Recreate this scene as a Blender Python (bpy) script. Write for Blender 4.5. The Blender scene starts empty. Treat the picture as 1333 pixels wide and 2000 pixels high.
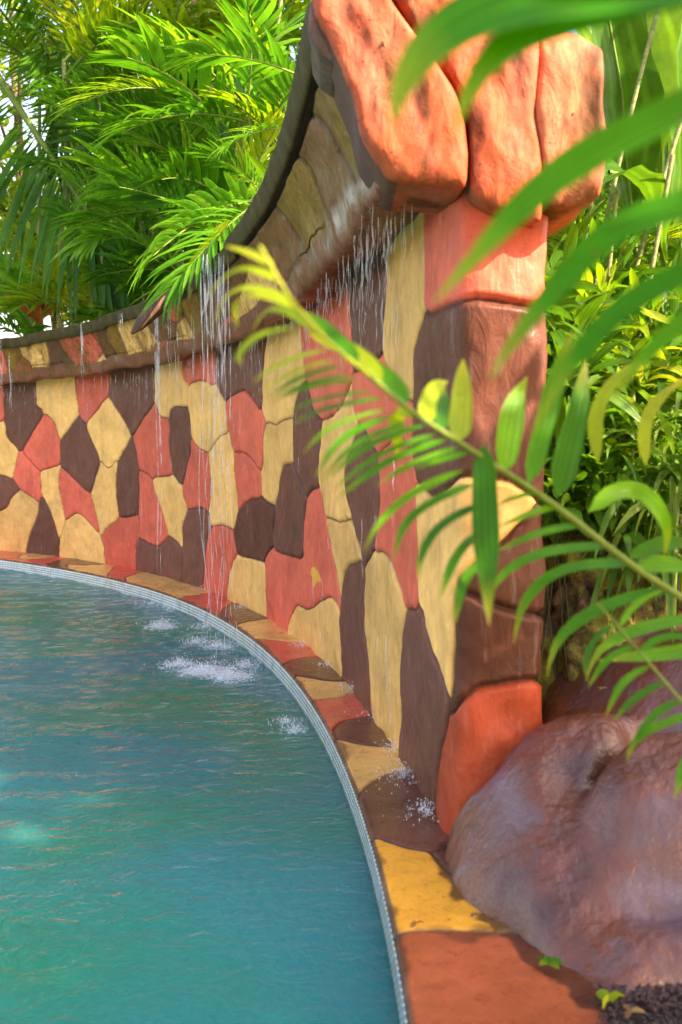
import bpy, math, random
import numpy as np
from mathutils import Vector, Matrix
random.seed(7); rng = np.random.default_rng(7)
R = math.radians
SC = bpy.context.scene
COL = SC.collection

# ------------------------------------------------------------------ camera, sky, sun, exposure
FPX, HY, CH = 1850.0, 868.0, 1.5
PITCH = math.atan((1000 - HY) / FPX)
cam = bpy.data.cameras.new('camera'); camo = bpy.data.objects.new('camera', cam); COL.objects.link(camo)
cam.sensor_fit = 'VERTICAL'; cam.sensor_height = 36; cam.lens = FPX / 2000 * 36
cam.clip_start = 0.05; cam.clip_end = 500
camo.location = (0, 0, CH); camo.rotation_euler = (R(90) - PITCH, 0, 0)
cam.dof.use_dof = True; cam.dof.focus_distance = 6.5; cam.dof.aperture_fstop = 2.6
SC.camera = camo

SUN_DIR = Vector((0.80, -0.42, 0.66)).normalized()      # towards the sun
w = bpy.data.worlds.new("World"); SC.world = w; w.use_nodes = True
nt = w.node_tree; bg = nt.nodes['Background']
sky = nt.nodes.new('ShaderNodeTexSky'); sky.sky_type = 'NISHITA'; sky.sun_disc = False
sky.sun_elevation = math.asin(SUN_DIR.z); sky.sun_rotation = math.atan2(SUN_DIR.x, SUN_DIR.y)
sky.dust_density = 3.0; sky.air_density = 1.2
nt.links.new(sky.outputs[0], bg.inputs[0]); bg.inputs[1].default_value = 0.15
sl = bpy.data.lights.new('sun', 'SUN'); so = bpy.data.objects.new('sun', sl); COL.objects.link(so)
sl.energy = 3.8; sl.angle = R(0.6); sl.color = (1.0, 0.90, 0.74)
so.rotation_euler = SUN_DIR.to_track_quat('Z', 'Y').to_euler(); so.location = (6, -4, 12)
SC.view_settings.view_transform = 'Standard'; SC.view_settings.look = 'None'
SC.view_settings.gamma = 1; SC.view_settings.exposure = 2.2
SC.view_settings.use_white_balance = True; SC.view_settings.white_balance_temperature = 7800; SC.view_settings.white_balance_tint = 22
SC.cycles.max_bounces = 8; SC.cycles.transparent_max_bounces = 24
SC.cycles.use_denoising = True

# ------------------------------------------------------------------ pixel <-> place
CP, SP = math.cos(PITCH), math.sin(PITCH)
def ray(px, py):
    px = np.asarray(px, float); py = np.asarray(py, float)
    x = (px - 666.5) / FPX; z = -(py - 1000) / FPX
    return np.stack([x, CP + z * SP, -SP + z * CP], -1)
def at(px, py, y):                       # the point seen at a pixel, y metres ahead
    d = ray(px, py); return np.array([0, 0, CH]) + d * (y / d[..., 1:2])
def ground(px, py, z=0.0):
    d = ray(px, py); return (d * ((z - CH) / d[..., 2:3]))[..., :2]
def project(P):
    q = P - np.array([0, 0, CH]); yy = q[..., 1] * CP - q[..., 2] * SP; zz = q[..., 1] * SP + q[..., 2] * CP
    return np.stack([666.5 + FPX * q[..., 0] / yy, 1000 - FPX * zz / yy], -1)

# ------------------------------------------------------------------ numpy noise
def hsh(ix, iy, iz, s=0):
    h = (ix * 374761393 + iy * 668265263 + iz * 2147483647 + s * 974711) & 0xffffffff
    h = ((h ^ (h >> 13)) * 1274126177) & 0xffffffff
    h = (h ^ (h >> 16)) & 0xffffffff
    return h / 4294967295.0
def vnoise(P, s=0):
    P = np.asarray(P, float)
    if P.shape[-1] == 2: P = np.concatenate([P, np.zeros(P.shape[:-1] + (1,))], -1)
    i = np.floor(P).astype(np.int64); f = P - i; f = f * f * (3 - 2 * f)
    r = 0
    for dx in (0, 1):
        for dy in (0, 1):
            for dz in (0, 1):
                wgt = (f[..., 0] if dx else 1 - f[..., 0]) * (f[..., 1] if dy else 1 - f[..., 1]) * (f[..., 2] if dz else 1 - f[..., 2])
                r = r + wgt * hsh(i[..., 0] + dx, i[..., 1] + dy, i[..., 2] + dz, s)
    return r * 2 - 1
def fbm(P, sc, octv=3, s=0):
    P = np.asarray(P, float) * sc; r = 0; a = 1
    for k in range(octv): r = r + a * vnoise(P, s + k * 7); P = P * 2.03; a *= .5
    return r
def sstep(a, b, x): t = np.clip((x - a) / (b - a), 0, 1); return t * t * (3 - 2 * t)

# ------------------------------------------------------------------ object helpers
def tag(o, label=None, cat=None, group=None, kind=None):
    if label: o['label'] = label
    if cat: o['category'] = cat
    if group: o['group'] = group
    if kind: o['kind'] = kind
    return o
def empty(name, loc, label, cat, group=None):
    o = bpy.data.objects.new(name, None); COL.objects.link(o); o.location = loc; o.empty_display_size = .1
    return tag(o, label, cat, group)
def mesh(name, V, Fq, mat, parent=None, attrs=None, uv=None, smooth=True, world=True):
    V = np.asarray(V, np.float32).reshape(-1, 3); me = bpy.data.meshes.new(name)
    if isinstance(Fq, np.ndarray):
        n, k = Fq.shape
        me.vertices.add(len(V)); me.vertices.foreach_set('co', V.ravel())
        me.loops.add(n * k); me.loops.foreach_set('vertex_index', Fq.astype(np.int32).ravel())
        me.polygons.add(n); me.polygons.foreach_set('loop_start', np.arange(0, n * k, k, dtype=np.int32))
        me.update(calc_edges=True)
    else:
        me.from_pydata(V.tolist(), [], Fq)
    me.polygons.foreach_set('use_smooth', np.full(len(me.polygons), smooth))
    for an, av in (attrs or {}).items():
        av = np.asarray(av, np.float32)
        if av.ndim == 1:
            a = me.attributes.new(an, 'FLOAT', 'POINT'); a.data.foreach_set('value', av)
        else:
            if av.shape[1] == 3: av = np.c_[av, np.ones(len(av), np.float32)]
            a = me.attributes.new(an, 'FLOAT_COLOR', 'POINT'); a.data.foreach_set('color', av.ravel())
    if uv is not None:
        l = me.uv_layers.new(name='UVMap'); idx = np.zeros(len(me.loops), np.int32); me.loops.foreach_get('vertex_index', idx)
        l.data.foreach_set('uv', np.asarray(uv, np.float32)[idx].ravel())
    if mat: me.materials.append(mat)
    me.validate(); me.update()
    o = bpy.data.objects.new(name, me); COL.objects.link(o)
    if parent:
        o.parent = parent
        if world: o.matrix_parent_inverse = Matrix.Translation(-parent.location)
    return o
def gridfaces(nu, nv, off=0, flip=False):
    i = np.arange(nu - 1)[:, None] * nv + np.arange(nv - 1)[None, :] + off
    f = np.stack([i, i + nv, i + nv + 1, i + 1], -1).reshape(-1, 4)
    return f[:, ::-1].copy() if flip else f

# ------------------------------------------------------------------ materials
def new_mat(name):
    m = bpy.data.materials.new(name); m.use_nodes = True; n = m.node_tree
    return m, n, n.nodes['Principled BSDF'], n.nodes['Material Output']
def nd(n, t, **kw):
    x = n.nodes.new(t)
    for k, v in kw.items():
        if k == 'inp':
            for a, b in v.items(): x.inputs[a].default_value = b
        else: setattr(x, k, v)
    return x
def noise(n, scale, detail=4, rough=.55, vec=None, dist=0):
    x = nd(n, 'ShaderNodeTexNoise', inp={'Scale': scale, 'Detail': detail, 'Roughness': rough, 'Distortion': dist})
    if vec is not None: n.links.new(vec, x.inputs['Vector'])
    return x
def ramp(n, fac, stops):
    x = nd(n, 'ShaderNodeValToRGB'); e = x.color_ramp.elements
    while len(e) < len(stops): e.new(.5)
    for k, (p, c) in enumerate(stops):
        e[k].position = p; e[k].color = (c, c, c, 1) if not hasattr(c, '__len__') else (*c, 1)
    n.links.new(fac, x.inputs[0]); return x
def mix(n, a, b, fac, mode='MIX'):
    x = nd(n, 'ShaderNodeMix', data_type='RGBA', blend_type=mode)
    for s, v in ((6, a), (7, b), (0, fac)):
        if hasattr(v, 'links') or isinstance(v, bpy.types.NodeSocket): n.links.new(v, x.inputs[s])
        elif s == 0: x.inputs[0].default_value = v
        else: x.inputs[s].default_value = (*v, 1)
    return x.outputs[2]
def bump(n, h, strength, dist, prev=None):
    x = nd(n, 'ShaderNodeBump', inp={'Strength': strength, 'Distance': dist}); n.links.new(h, x.inputs['Height'])
    if prev is not None: n.links.new(prev, x.inputs['Normal'])
    return x.outputs[0]

def painted_mat(name, rough=.42, streak=True, stain=0.35, trowel=1.0, algae=0.0, wet=0.0, spec=.16):
    """painted cement: colour from the painted patches, with wear, streaks and trowel marks"""
    m, n, b, out = new_mat(name)
    at_ = nd(n, 'ShaderNodeAttribute', attribute_name='Col'); gr = nd(n, 'ShaderNodeAttribute', attribute_name='groove')
    geo = nd(n, 'ShaderNodeNewGeometry'); P = geo.outputs['Position']
    mp = nd(n, 'ShaderNodeMapping', inp={'Scale': (1, 1, .12)}); n.links.new(P, mp.inputs[0])
    n1 = noise(n, 3.2, 5, .6, P); n2 = noise(n, 16, 4, .6, P); n3 = noise(n, 26, 4, .6, mp.outputs[0]); n4 = noise(n, 90, 3, .6, P)
    c = mix(n, at_.outputs['Color'], ramp(n, n1.outputs[0], [(.3, .70), (.5, 1.0), (.72, 1.2)]).outputs[0], .8, 'MULTIPLY')
    c = mix(n, c, ramp(n, n2.outputs[0], [(.3, .8), (.6, 1.08)]).outputs[0], .6, 'MULTIPLY')
    if streak:
        s = ramp(n, n3.outputs[0], [(.58, 0), (.74, .10)])
        c = mix(n, c, (.62, .58, .56), s.outputs[0])
        s2 = ramp(n, noise(n, 9, 5, .65, mp.outputs[0]).outputs[0], [(.28, .3), (.42, 0)])
        c = mix(n, c, (.13, .07, .04), s2.outputs[0])
    d = ramp(n, noise(n, 60, 5, .7, P).outputs[0], [(.28, stain * 1.6), (.40, 0)])
    c = mix(n, c, (.05, .03, .02), d.outputs[0])
    if algae:
        al = ramp(n, noise(n, 5, 6, .7, mp.outputs[0], .6).outputs[0], [(.46, 0), (.62, algae)])
        c = mix(n, c, (.13, .07, .012), al.outputs[0])
        al2 = ramp(n, noise(n, 22, 5, .7, P, .6).outputs[0], [(.50, 0), (.66, algae * .8)])
        c = mix(n, c, (.05, .02, .010), al2.outputs[0])
    gf = nd(n, 'ShaderNodeMath', operation='MULTIPLY', inp={1: .85}); n.links.new(gr.outputs['Fac'], gf.inputs[0])
    c = mix(n, c, (.055, .022, .016), gf.outputs[0])
    n.links.new(c, b.inputs['Base Color'])
    rr = ramp(n, n2.outputs[0], [(.3, rough - .14), (.7, rough + .18)]); n.links.new(rr.outputs[0], b.inputs['Roughness'])
    b.inputs['Specular IOR Level'].default_value = spec
    if wet:
        b.inputs['Coat Weight'].default_value = wet; b.inputs['Coat Roughness'].default_value = .12
    mt = nd(n, 'ShaderNodeMapping', inp={'Scale': (1, 1, .45), 'Rotation': (.3, .5, 0)}); n.links.new(P, mt.inputs[0])
    v = noise(n, 15, 3, .5, mt.outputs[0], 1.4)
    nb = bump(n, v.outputs[0], .34 * trowel, .02)
    nb = bump(n, n3.outputs[0], .10 * trowel * streak, .006, nb)
    nb = bump(n, n4.outputs[0], .35, .004, nb)
    n.links.new(nb, b.inputs['Normal'])
    if wet: n.links.new(nb, b.inputs['Coat Normal'])
    return m

def leaf_mat(name, c0, c1, c2, trans=.42, rough=.38, tip=(.35, .22, .03), tipfac=.0, tgain=1.6):
    m, n, b, out = new_mat(name)
    a = nd(n, 'ShaderNodeAttribute', attribute_name='Lf'); sp = nd(n, 'ShaderNodeSeparateColor'); n.links.new(a.outputs['Color'], sp.inputs[0])
    oi = nd(n, 'ShaderNodeObjectInfo')
    ad = nd(n, 'ShaderNodeMath', operation='MULTIPLY_ADD', inp={1: .55, 2: 0}); n.links.new(sp.outputs[0], ad.inputs[0])
    ad2 = nd(n, 'ShaderNodeMath', operation='MULTIPLY_ADD', inp={1: .45}); n.links.new(oi.outputs['Random'], ad2.inputs[0]); n.links.new(ad.outputs[0], ad2.inputs[2])
    c = ramp(n, ad2.outputs[0], [(.05, c0), (.5, c1), (.95, c2)]).outputs[0]
    # long veins across the blade
    st = nd(n, 'ShaderNodeMath', operation='SINE'); mu = nd(n, 'ShaderNodeMath', operation='MULTIPLY', inp={1: 26.0}); n.links.new(sp.outputs[2], mu.inputs[0]); n.links.new(mu.outputs[0], st.inputs[0])
    vr = ramp(n, st.outputs[0], [(.0, .70), (1, 1.2)])
    c = mix(n, c, vr.outputs[0], .7, 'MULTIPLY')
    nz = noise(n, 14, 3, .6, nd(n, 'ShaderNodeNewGeometry').outputs['Position'])
    c = mix(n, c, ramp(n, nz.outputs[0], [(.3, .75), (.7, 1.2)]).outputs[0], .7, 'MULTIPLY')
    sp_ = noise(n, 55, 4, .7, nd(n, 'ShaderNodeNewGeometry').outputs['Position']); c = mix(n, c, (.16, .09, .02), ramp(n, sp_.outputs[0], [(.62, 0), (.70, .6)]).outputs[0])
    if tipfac:
        tm = ramp(n, sp.outputs[1], [(.72, 0), (1, tipfac)]); c = mix(n, c, tip, tm.outputs[0])
    n.links.new(c, b.inputs['Base Color']); b.inputs['Roughness'].default_value = rough; b.inputs['Specular IOR Level'].default_value = .22
    n.links.new(bump(n, st.outputs[0], .25, .002), b.inputs['Normal'])
    tr = nd(n, 'ShaderNodeBsdfTranslucent'); tc = mix(n, c, (tgain * 1.15, tgain, tgain * .45), 1.0, 'MULTIPLY'); n.links.new(tc, tr.inputs[0])
    ms = nd(n, 'ShaderNodeMixShader', inp={0: trans}); n.links.new(b.outputs[0], ms.inputs[1]); n.links.new(tr.outputs[0], ms.inputs[2])
    n.links.new(ms.outputs[0], out.inputs[0]); return m

def bark_mat(name, c0, c1, scale=12, ring=False):
    m, n, b, out = new_mat(name); P = nd(n, 'ShaderNodeNewGeometry').outputs['Position']
    mp = nd(n, 'ShaderNodeMapping', inp={'Scale': (1, 1, 3.0 if ring else .2)}); n.links.new(P, mp.inputs[0])
    x = noise(n, scale, 5, .65, mp.outputs[0]); c = ramp(n, x.outputs[0], [(.35, c0), (.65, c1)])
    n.links.new(c.outputs[0], b.inputs['Base Color']); b.inputs['Roughness'].default_value = .7
    n.links.new(bump(n, x.outputs[0], .6, .01), b.inputs['Normal']); return m

M_wall = painted_mat('painted_cement_wall', .45, trowel=1.25)
M_cornice = painted_mat('painted_cement_cornice', .40, streak=False, stain=.7, trowel=1.6, algae=.8, wet=.04)
M_stone = painted_mat('painted_cement_cap', .66, streak=False, stain=.9, trowel=1.1, algae=0.5)
M_coping = painted_mat('painted_cement_coping', .32, streak=False, stain=.7, trowel=.6, wet=.35)
M_palm = leaf_mat('palm_leaf', (.03, .14, .012), (.075, .29, .020), (.20, .42, .035), .42, .3)
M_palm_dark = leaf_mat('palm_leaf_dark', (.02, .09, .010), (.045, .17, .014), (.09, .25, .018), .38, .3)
M_palm_lime = leaf_mat('palm_leaf_lime', (.10, .26, .015), (.20, .36, .02), (.40, .46, .04), .48, .35)
M_fore = leaf_mat('near_frond_leaf', (.03, .16, .008), (.06, .26, .010), (.15, .40, .015), .45, .3, (.50, .36, .03), .45)
M_fore_up = leaf_mat('near_blade_leaf', (.015, .18, .004), (.035, .26, .006), (.09, .34, .010), .5, .4, (.5, .5, .06), .5)
M_tip = leaf_mat('young_frond_leaf', (.20, .34, .015), (.30, .42, .02), (.42, .48, .03), .5, .35, (.6, .42, .03), .4)
M_broad = leaf_mat('broad_leaf', (.04, .13, .012), (.07, .20, .016), (.14, .28, .02), .45, .3)
M_shrub = leaf_mat('shrub_leaf', (.03, .11, .012), (.07, .22, .014), (.20, .34, .02), .45, .35)
M_grassy = leaf_mat('strap_leaf', (.05, .15, .02), (.12, .26, .03), (.28, .36, .04), .4, .4)
M_dry = leaf_mat('dry_leaf', (.16, .08, .03), (.25, .13, .05), (.38, .24, .09), .2, .6)
M_red = leaf_mat('red_leaf', (.30, .04, .02), (.45, .07, .05), (.55, .20, .08), .4, .4)
M_stem = bark_mat('palm_stem', (.10, .15, .03), (.30, .30, .12), 14, True)
M_rachis = bark_mat('leaf_stalk', (.10, .17, .02), (.16, .24, .03), 20)
M_rachis_y = bark_mat('young_stalk', (.34, .42, .03), (.45, .5, .05), 20)
M_trunk = bark_mat('tree_bark', (.06, .04, .025), (.22, .16, .10))
M_twig = bark_mat('dark_twig', (.015, .018, .006), (.05, .05, .015), 20)
M_dead = bark_mat('dead_stalk', (.05, .025, .015), (.16, .08, .045), 18)

# board of the gutter: dark wet wood with scaly grain
def board_mat():
    m, n, b, out = new_mat('wet_shingle_board'); P = nd(n, 'ShaderNodeNewGeometry').outputs['Position']
    uv = nd(n, 'ShaderNodeUVMap'); mp = nd(n, 'ShaderNodeMapping', inp={'Scale': (34, 5, 1)}); n.links.new(uv.outputs[0], mp.inputs[0])
    wv = nd(n, 'ShaderNodeTexWave', inp={'Scale': 1.0, 'Distortion': 3.5, 'Detail': 3}); n.links.new(mp.outputs[0], wv.inputs[0])
    x = noise(n, 7, 5, .7, P); x2 = noise(n, 60, 4, .6, P)
    c = ramp(n, x.outputs[0], [(.3, (.03, .02, .01)), (.5, (.075, .055, .016)), (.7, (.13, .10, .025))]).outputs[0]
    c = mix(n, c, ramp(n, wv.outputs[0], [(.2, .6), (.8, 1.15)]).outputs[0], .8, 'MULTIPLY')
    c = mix(n, c, (.35, .34, .28), ramp(n, x2.outputs[0], [(.66, 0), (.74, .5)]).outputs[0])
    n.links.new(c, b.inputs['Base Color']); b.inputs['Roughness'].default_value = .6; b.inputs['Specular IOR Level'].default_value = .15
    nb = bump(n, wv.outputs[0], .5, .01); nb = bump(n, x2.outputs[0], .4, .005, nb); n.links.new(nb, b.inputs['Normal']); return m
M_board = board_mat()

# mosaic
def tile_mat():
    m, n, b, out = new_mat('glass_mosaic'); uv = nd(n, 'ShaderNodeUVMap')
    br = nd(n, 'ShaderNodeTexBrick', offset=0.0, squash=1.0, inp={'Color1': (.06, .22, .45, 1), 'Color2': (.22, .26, .08, 1), 'Mortar': (.80, .80, .72, 1), 'Scale': 1.0, 'Mortar Size': .0048, 'Mortar Smooth': .1, 'Brick Width': .036, 'Row Height': .027})
    n.links.new(uv.outputs[0], br.inputs[0])
    br2 = nd(n, 'ShaderNodeTexBrick', offset=0.0, squash=1.0, inp={'Color1': (0, 0, 0, 1), 'Color2': (1, 1, 1, 1), 'Mortar': (.5, .5, .5, 1), 'Scale': 1.0, 'Mortar Size': .0, 'Brick Width': .105, 'Row Height': .3})
    mp = nd(n, 'ShaderNodeMapping', inp={'Location': (.013, .1, 0)}); n.links.new(uv.outputs[0], mp.inputs[0]); n.links.new(mp.outputs[0], br2.inputs[0])
    c = mix(n, br.outputs[0], (.62, .72, .72), ramp(n, br2.outputs[0], [(.3, 0), (.9, .2)]).outputs[0])
    g = noise(n, 8, 4, .6, nd(n, 'ShaderNodeNewGeometry').outputs['Position']); c = mix(n, c, (.18, .15, .06), ramp(n, g.outputs[0], [(.5, 0), (.75, .55)]).outputs[0])
    n.links.new(c, b.inputs['Base Color']); b.inputs['Roughness'].default_value = .15
    n.links.new(bump(n, br.outputs[1], -.5, .002), b.inputs['Normal']); return m
M_tile = tile_mat()

# water
def water_mat():
    m, n, b, out = new_mat('pool_water'); P = nd(n, 'ShaderNodeNewGeometry').outputs['Position']
    x = noise(n, .55, 2, .5, P); c = ramp(n, x.outputs[0], [(.36, (.006, .235, .145)), (.54, (.014, .22, .245))]).outputs[0]  # green patches in the base colour stand in for mirrored foliage
    fo = nd(n, 'ShaderNodeAttribute', attribute_name='foam')
    f1 = noise(n, 26, 6, .75, P, 1.2); ad = nd(n, 'ShaderNodeMath', operation='MULTIPLY_ADD', inp={1: 1.7}); n.links.new(f1.outputs[0], ad.inputs[0]); fs = nd(n, 'ShaderNodeMath', operation='SUBTRACT', inp={1: .62}); n.links.new(fo.outputs['Fac'], fs.inputs[0]); n.links.new(fs.outputs[0], ad.inputs[2])
    fm = ramp(n, ad.outputs[0], [(.62, 0), (.82, .85)])
    mp = nd(n, 'ShaderNodeMapping', inp={'Scale': (1.0, 1.25, 1)}); n.links.new(P, mp.inputs[0])
    calm = nd(n, 'ShaderNodeAttribute', attribute_name='calm')
    w1 = noise(n, 8.5, 4, .55, mp.outputs[0], .6); w2 = noise(n, 34, 4, .6, P, .4)
    s1 = nd(n, 'ShaderNodeMath', operation='MULTIPLY', inp={1: .8}); n.links.new(calm.outputs['Fac'], s1.inputs[0])
    nb = bump(n, w1.outputs[0], .5, .05); n.links.new(s1.outputs[0], nb.node.inputs['Strength'])
    nb = bump(n, w2.outputs[0], .30, .02, nb)
    gl = nd(n, 'ShaderNodeBsdfGlossy', inp={'Roughness': .04, 'Color': (1, 1, 1, 1)}); n.links.new(nb, gl.inputs['Normal'])
    fr = nd(n, 'ShaderNodeFresnel', inp={'IOR': 1.22}); n.links.new(nb, fr.inputs['Normal'])
    df = nd(n, 'ShaderNodeSubsurfaceScattering', falloff='BURLEY', inp={'Scale': .30, 'Radius': (.5, 1, 1)}); n.links.new(c, df.inputs[0]); n.links.new(nb, df.inputs['Normal'])
    tp = nd(n, 'ShaderNodeBsdfTransparent', inp={'Color': (.25, .62, .62, 1)})
    m0 = nd(n, 'ShaderNodeMixShader', inp={0: .22}); n.links.new(df.outputs[0], m0.inputs[1]); n.links.new(tp.outputs[0], m0.inputs[2])
    m1 = nd(n, 'ShaderNodeMixShader'); n.links.new(fr.outputs[0], m1.inputs[0]); n.links.new(m0.outputs[0], m1.inputs[1]); n.links.new(gl.outputs[0], m1.inputs[2])
    fd = nd(n, 'ShaderNodeBsdfDiffuse', inp={'Color': (.72, .80, .84, 1)})
    m2 = nd(n, 'ShaderNodeMixShader'); n.links.new(fm.outputs[0], m2.inputs[0]); n.links.new(m1.outputs[0], m2.inputs[1]); n.links.new(fd.outputs[0], m2.inputs[2])
    n.links.new(m2.outputs[0], out.inputs[0]); n.nodes.remove(b); return m
M_water = water_mat()
def falling_mat(name, op, col=(.85, .9, .95)):
    m, n, b, out = new_mat(name)
    tp = nd(n, 'ShaderNodeBsdfTransparent'); b.inputs['Base Color'].default_value = (*col, 1); b.inputs['Roughness'].default_value = .08; b.inputs['IOR'].default_value = 1.33
    ms = nd(n, 'ShaderNodeMixShader'); P = nd(n, 'ShaderNodeNewGeometry').outputs['Position']
    mp = nd(n, 'ShaderNodeMapping', inp={'Scale': (1, 1, .15)}); n.links.new(P, mp.inputs[0])
    r_ = ramp(n, noise(n, 38, 3, .6, mp.outputs[0]).outputs[0], [(.42, 0), (.66, min(1, op * 2.2))])
    n.links.new(r_.outputs[0], ms.inputs[0]); n.links.new(tp.outputs[0], ms.inputs[1]); n.links.new(b.outputs[0], ms.inputs[2]); n.links.new(ms.outputs[0], out.inputs[0]); return m
M_stream = falling_mat('falling_water', .22); M_drop = falling_mat('water_drops', .30)

# ------------------------------------------------------------------ the curved plan of pool rim and wall foot
rim_px = [(0,1091.6),(129,1110.5),(210,1127),(300,1152.5),(400,1190),(428,1202),(467,1224.5),(500,1250),(554,1301),(578,1328),(611,1373),(651.5,1442),(671,1493),(700.5,1559),(724.5,1629.5),(744,1715),(757,1768),(770,1828),(785,1903),(797,1999)]
base_px = [(48,1080),(114,1088),(204,1102),(267,1113.5),(349.5,1136),(396,1151),(446,1170),(516.5,1208),(561.5,1232),(590,1256),(663.5,1323.5),(726.5,1397),(770,1461),(785,1490),(840,1577),(873,1640)]
def fitcurve(px, deg, kap, ext):
    q = ground(*np.array(px, float).T); s = np.r_[0, np.cumsum(np.hypot(*np.diff(q, axis=0).T))]
    wt = 1 / np.hypot(q[:, 0], q[:, 1])
    fx, fy = np.polyfit(s, q[:, 0], deg, w=wt), np.polyfit(s, q[:, 1], deg, w=wt)
    ss = np.linspace(0, s[-1], 400); c = np.c_[np.polyval(fx, ss), np.polyval(fy, ss)]
    # carry on to the left with an even bend
    t = c[0] - c[12]; a = math.atan2(t[1], t[0]); p = c[0].copy(); L = []
    for k in range(ext): a += kap * .1; p = p + .1 * np.array([math.cos(a), math.sin(a)]); L.append(p.copy())
    return np.r_[np.array(L[::-1]), c]
rim = fitcurve(rim_px, 5, .10, 90)
t = rim[-1] - rim[-8]; t /= np.hypot(*t)
rim = np.r_[rim, [rim[-1] + t * .1 * k + np.array([-.0012 * k * k, 0]) for k in range(1, 40)]]
base = fitcurve(base_px, 4, .10, 90)
def resample(c, fn):
    s = np.r_[0, np.cumsum(np.hypot(*np.diff(c, axis=0).T))]; out = [0.0]
    while out[-1] < s[-1]:
        x, y = np.interp(out[-1], s, c[:, 0]), np.interp(out[-1], s, c[:, 1]); out.append(out[-1] + fn(x, y))
    out = np.array(out[:-1] + [s[-1]]); return np.c_[np.interp(out, s, c[:, 0]), np.interp(out, s, c[:, 1])], out
def normals2(c):                                   # towards the pool
    t = np.gradient(c, axis=0); t /= np.hypot(*t.T)[:, None]; return np.c_[t[:, 1], -t[:, 0]]

# ------------------------------------------------------------------ painted patches
Yc, Rc, Bc = (.84, .445, .135), (.74, .125, .072), (.155, .056, .036)
Oc, Pc, Tc, Gc = (.24, .125, .014), (.11, .045, .028), (.40, .095, .038), (.76, .34, .04)
def chaikin(p, it=2):
    p = np.array(p, float)
    for _ in range(it):
        q = np.roll(p, -1, 0); p = np.stack([.8 * p + .2 * q, .2 * p + .8 * q], 1).reshape(-1, 2)
    return p
def sdist(P, poly):
    n = len(poly); d = np.full(len(P), 1e9); ins = np.zeros(len(P), bool)
    for i in range(n):
        a, b = poly[i], poly[(i + 1) % n]; e = b - a; w_ = P - a
        t_ = np.clip((w_ @ e) / max(e @ e, 1e-12), 0, 1); q = w_ - t_[:, None] * e; d = np.minimum(d, (q ** 2).sum(1))
        c1 = (a[1] > P[:, 1]) != (b[1] > P[:, 1])
        if abs(e[1]) > 1e-12: ins ^= c1 & (P[:, 0] < e[0] * (P[:, 1] - a[1]) / e[1] + a[0])
    d = np.sqrt(d); return np.where(ins, -d, d)
def patchwork(P, polys, cols, ids, reach):
    """P 2-D points, polys in the same plane -> colour, distance to the nearest seam"""
    uid = sorted(set(ids)); best = {k: None for k in uid}
    m1 = np.full(len(P), 9.0); m2 = np.full(len(P), 9.0); who = np.zeros(len(P), int)
    per = {}
    for poly, c, k in zip(polys, cols, ids):
        lo, hi = poly.min(0) - reach, poly.max(0) + reach
        s = np.where((P >= lo).all(1) & (P <= hi).all(1))[0]
        if len(s): per.setdefault(k, []).append((s, sdist(P[s], poly)))
    cc = {k: c for c, k in zip(cols, ids)}
    for k, L in per.items():
        d = np.full(len(P), 9.0)
        for s, v in L: d[s] = np.minimum(d[s], v)
        lt = d < m1; m2 = np.where(lt, m1, np.minimum(m2, d)); who = np.where(lt, k, who); m1 = np.where(lt, d, m1)
    seam = (m2 - m1) / 2
    out = np.array([cc.get(k, Yc) for k in range(max(uid) + 1)])[who]
    return out, seam, who
S3, S6, S5, S7 = 1333 / 500, 1333 / 550, 1333 / 533, 1333 / 633
def A(*p): return [(x / S3, 560 + y / S3) for x, y in p]
def C(*p): return [(400 + x / S3, 560 + y / S3) for x, y in p]
def D(*p): return [(400 + x / S6, 1060 + y / S6) for x, y in p]
def V5(*p): return [(800 + x / S5, 560 + y / S5) for x, y in p]
def K7(*p): return [(700 + x / S7, 1250 + y / S7) for x, y in p]
def E(*p): return [(x / 3.3325, 1040 + y / 3.3325) for x, y in p]
def F2(*p): return [(380 + x / 3.3325, 1100 + y / 3.3325) for x, y in p]
def G3(*p): return [(600 + x / 3.3325, 1400 + y / 3.3325) for x, y in p]
def H4(*p): return [(650 + x / 3.3325, 1600 + y / 3.3325) for x, y in p]
def E5(*p): return [(x / 3.3325, 560 + y / 3.3325) for x, y in p]
Bq = (.105, .034, .022)
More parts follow.
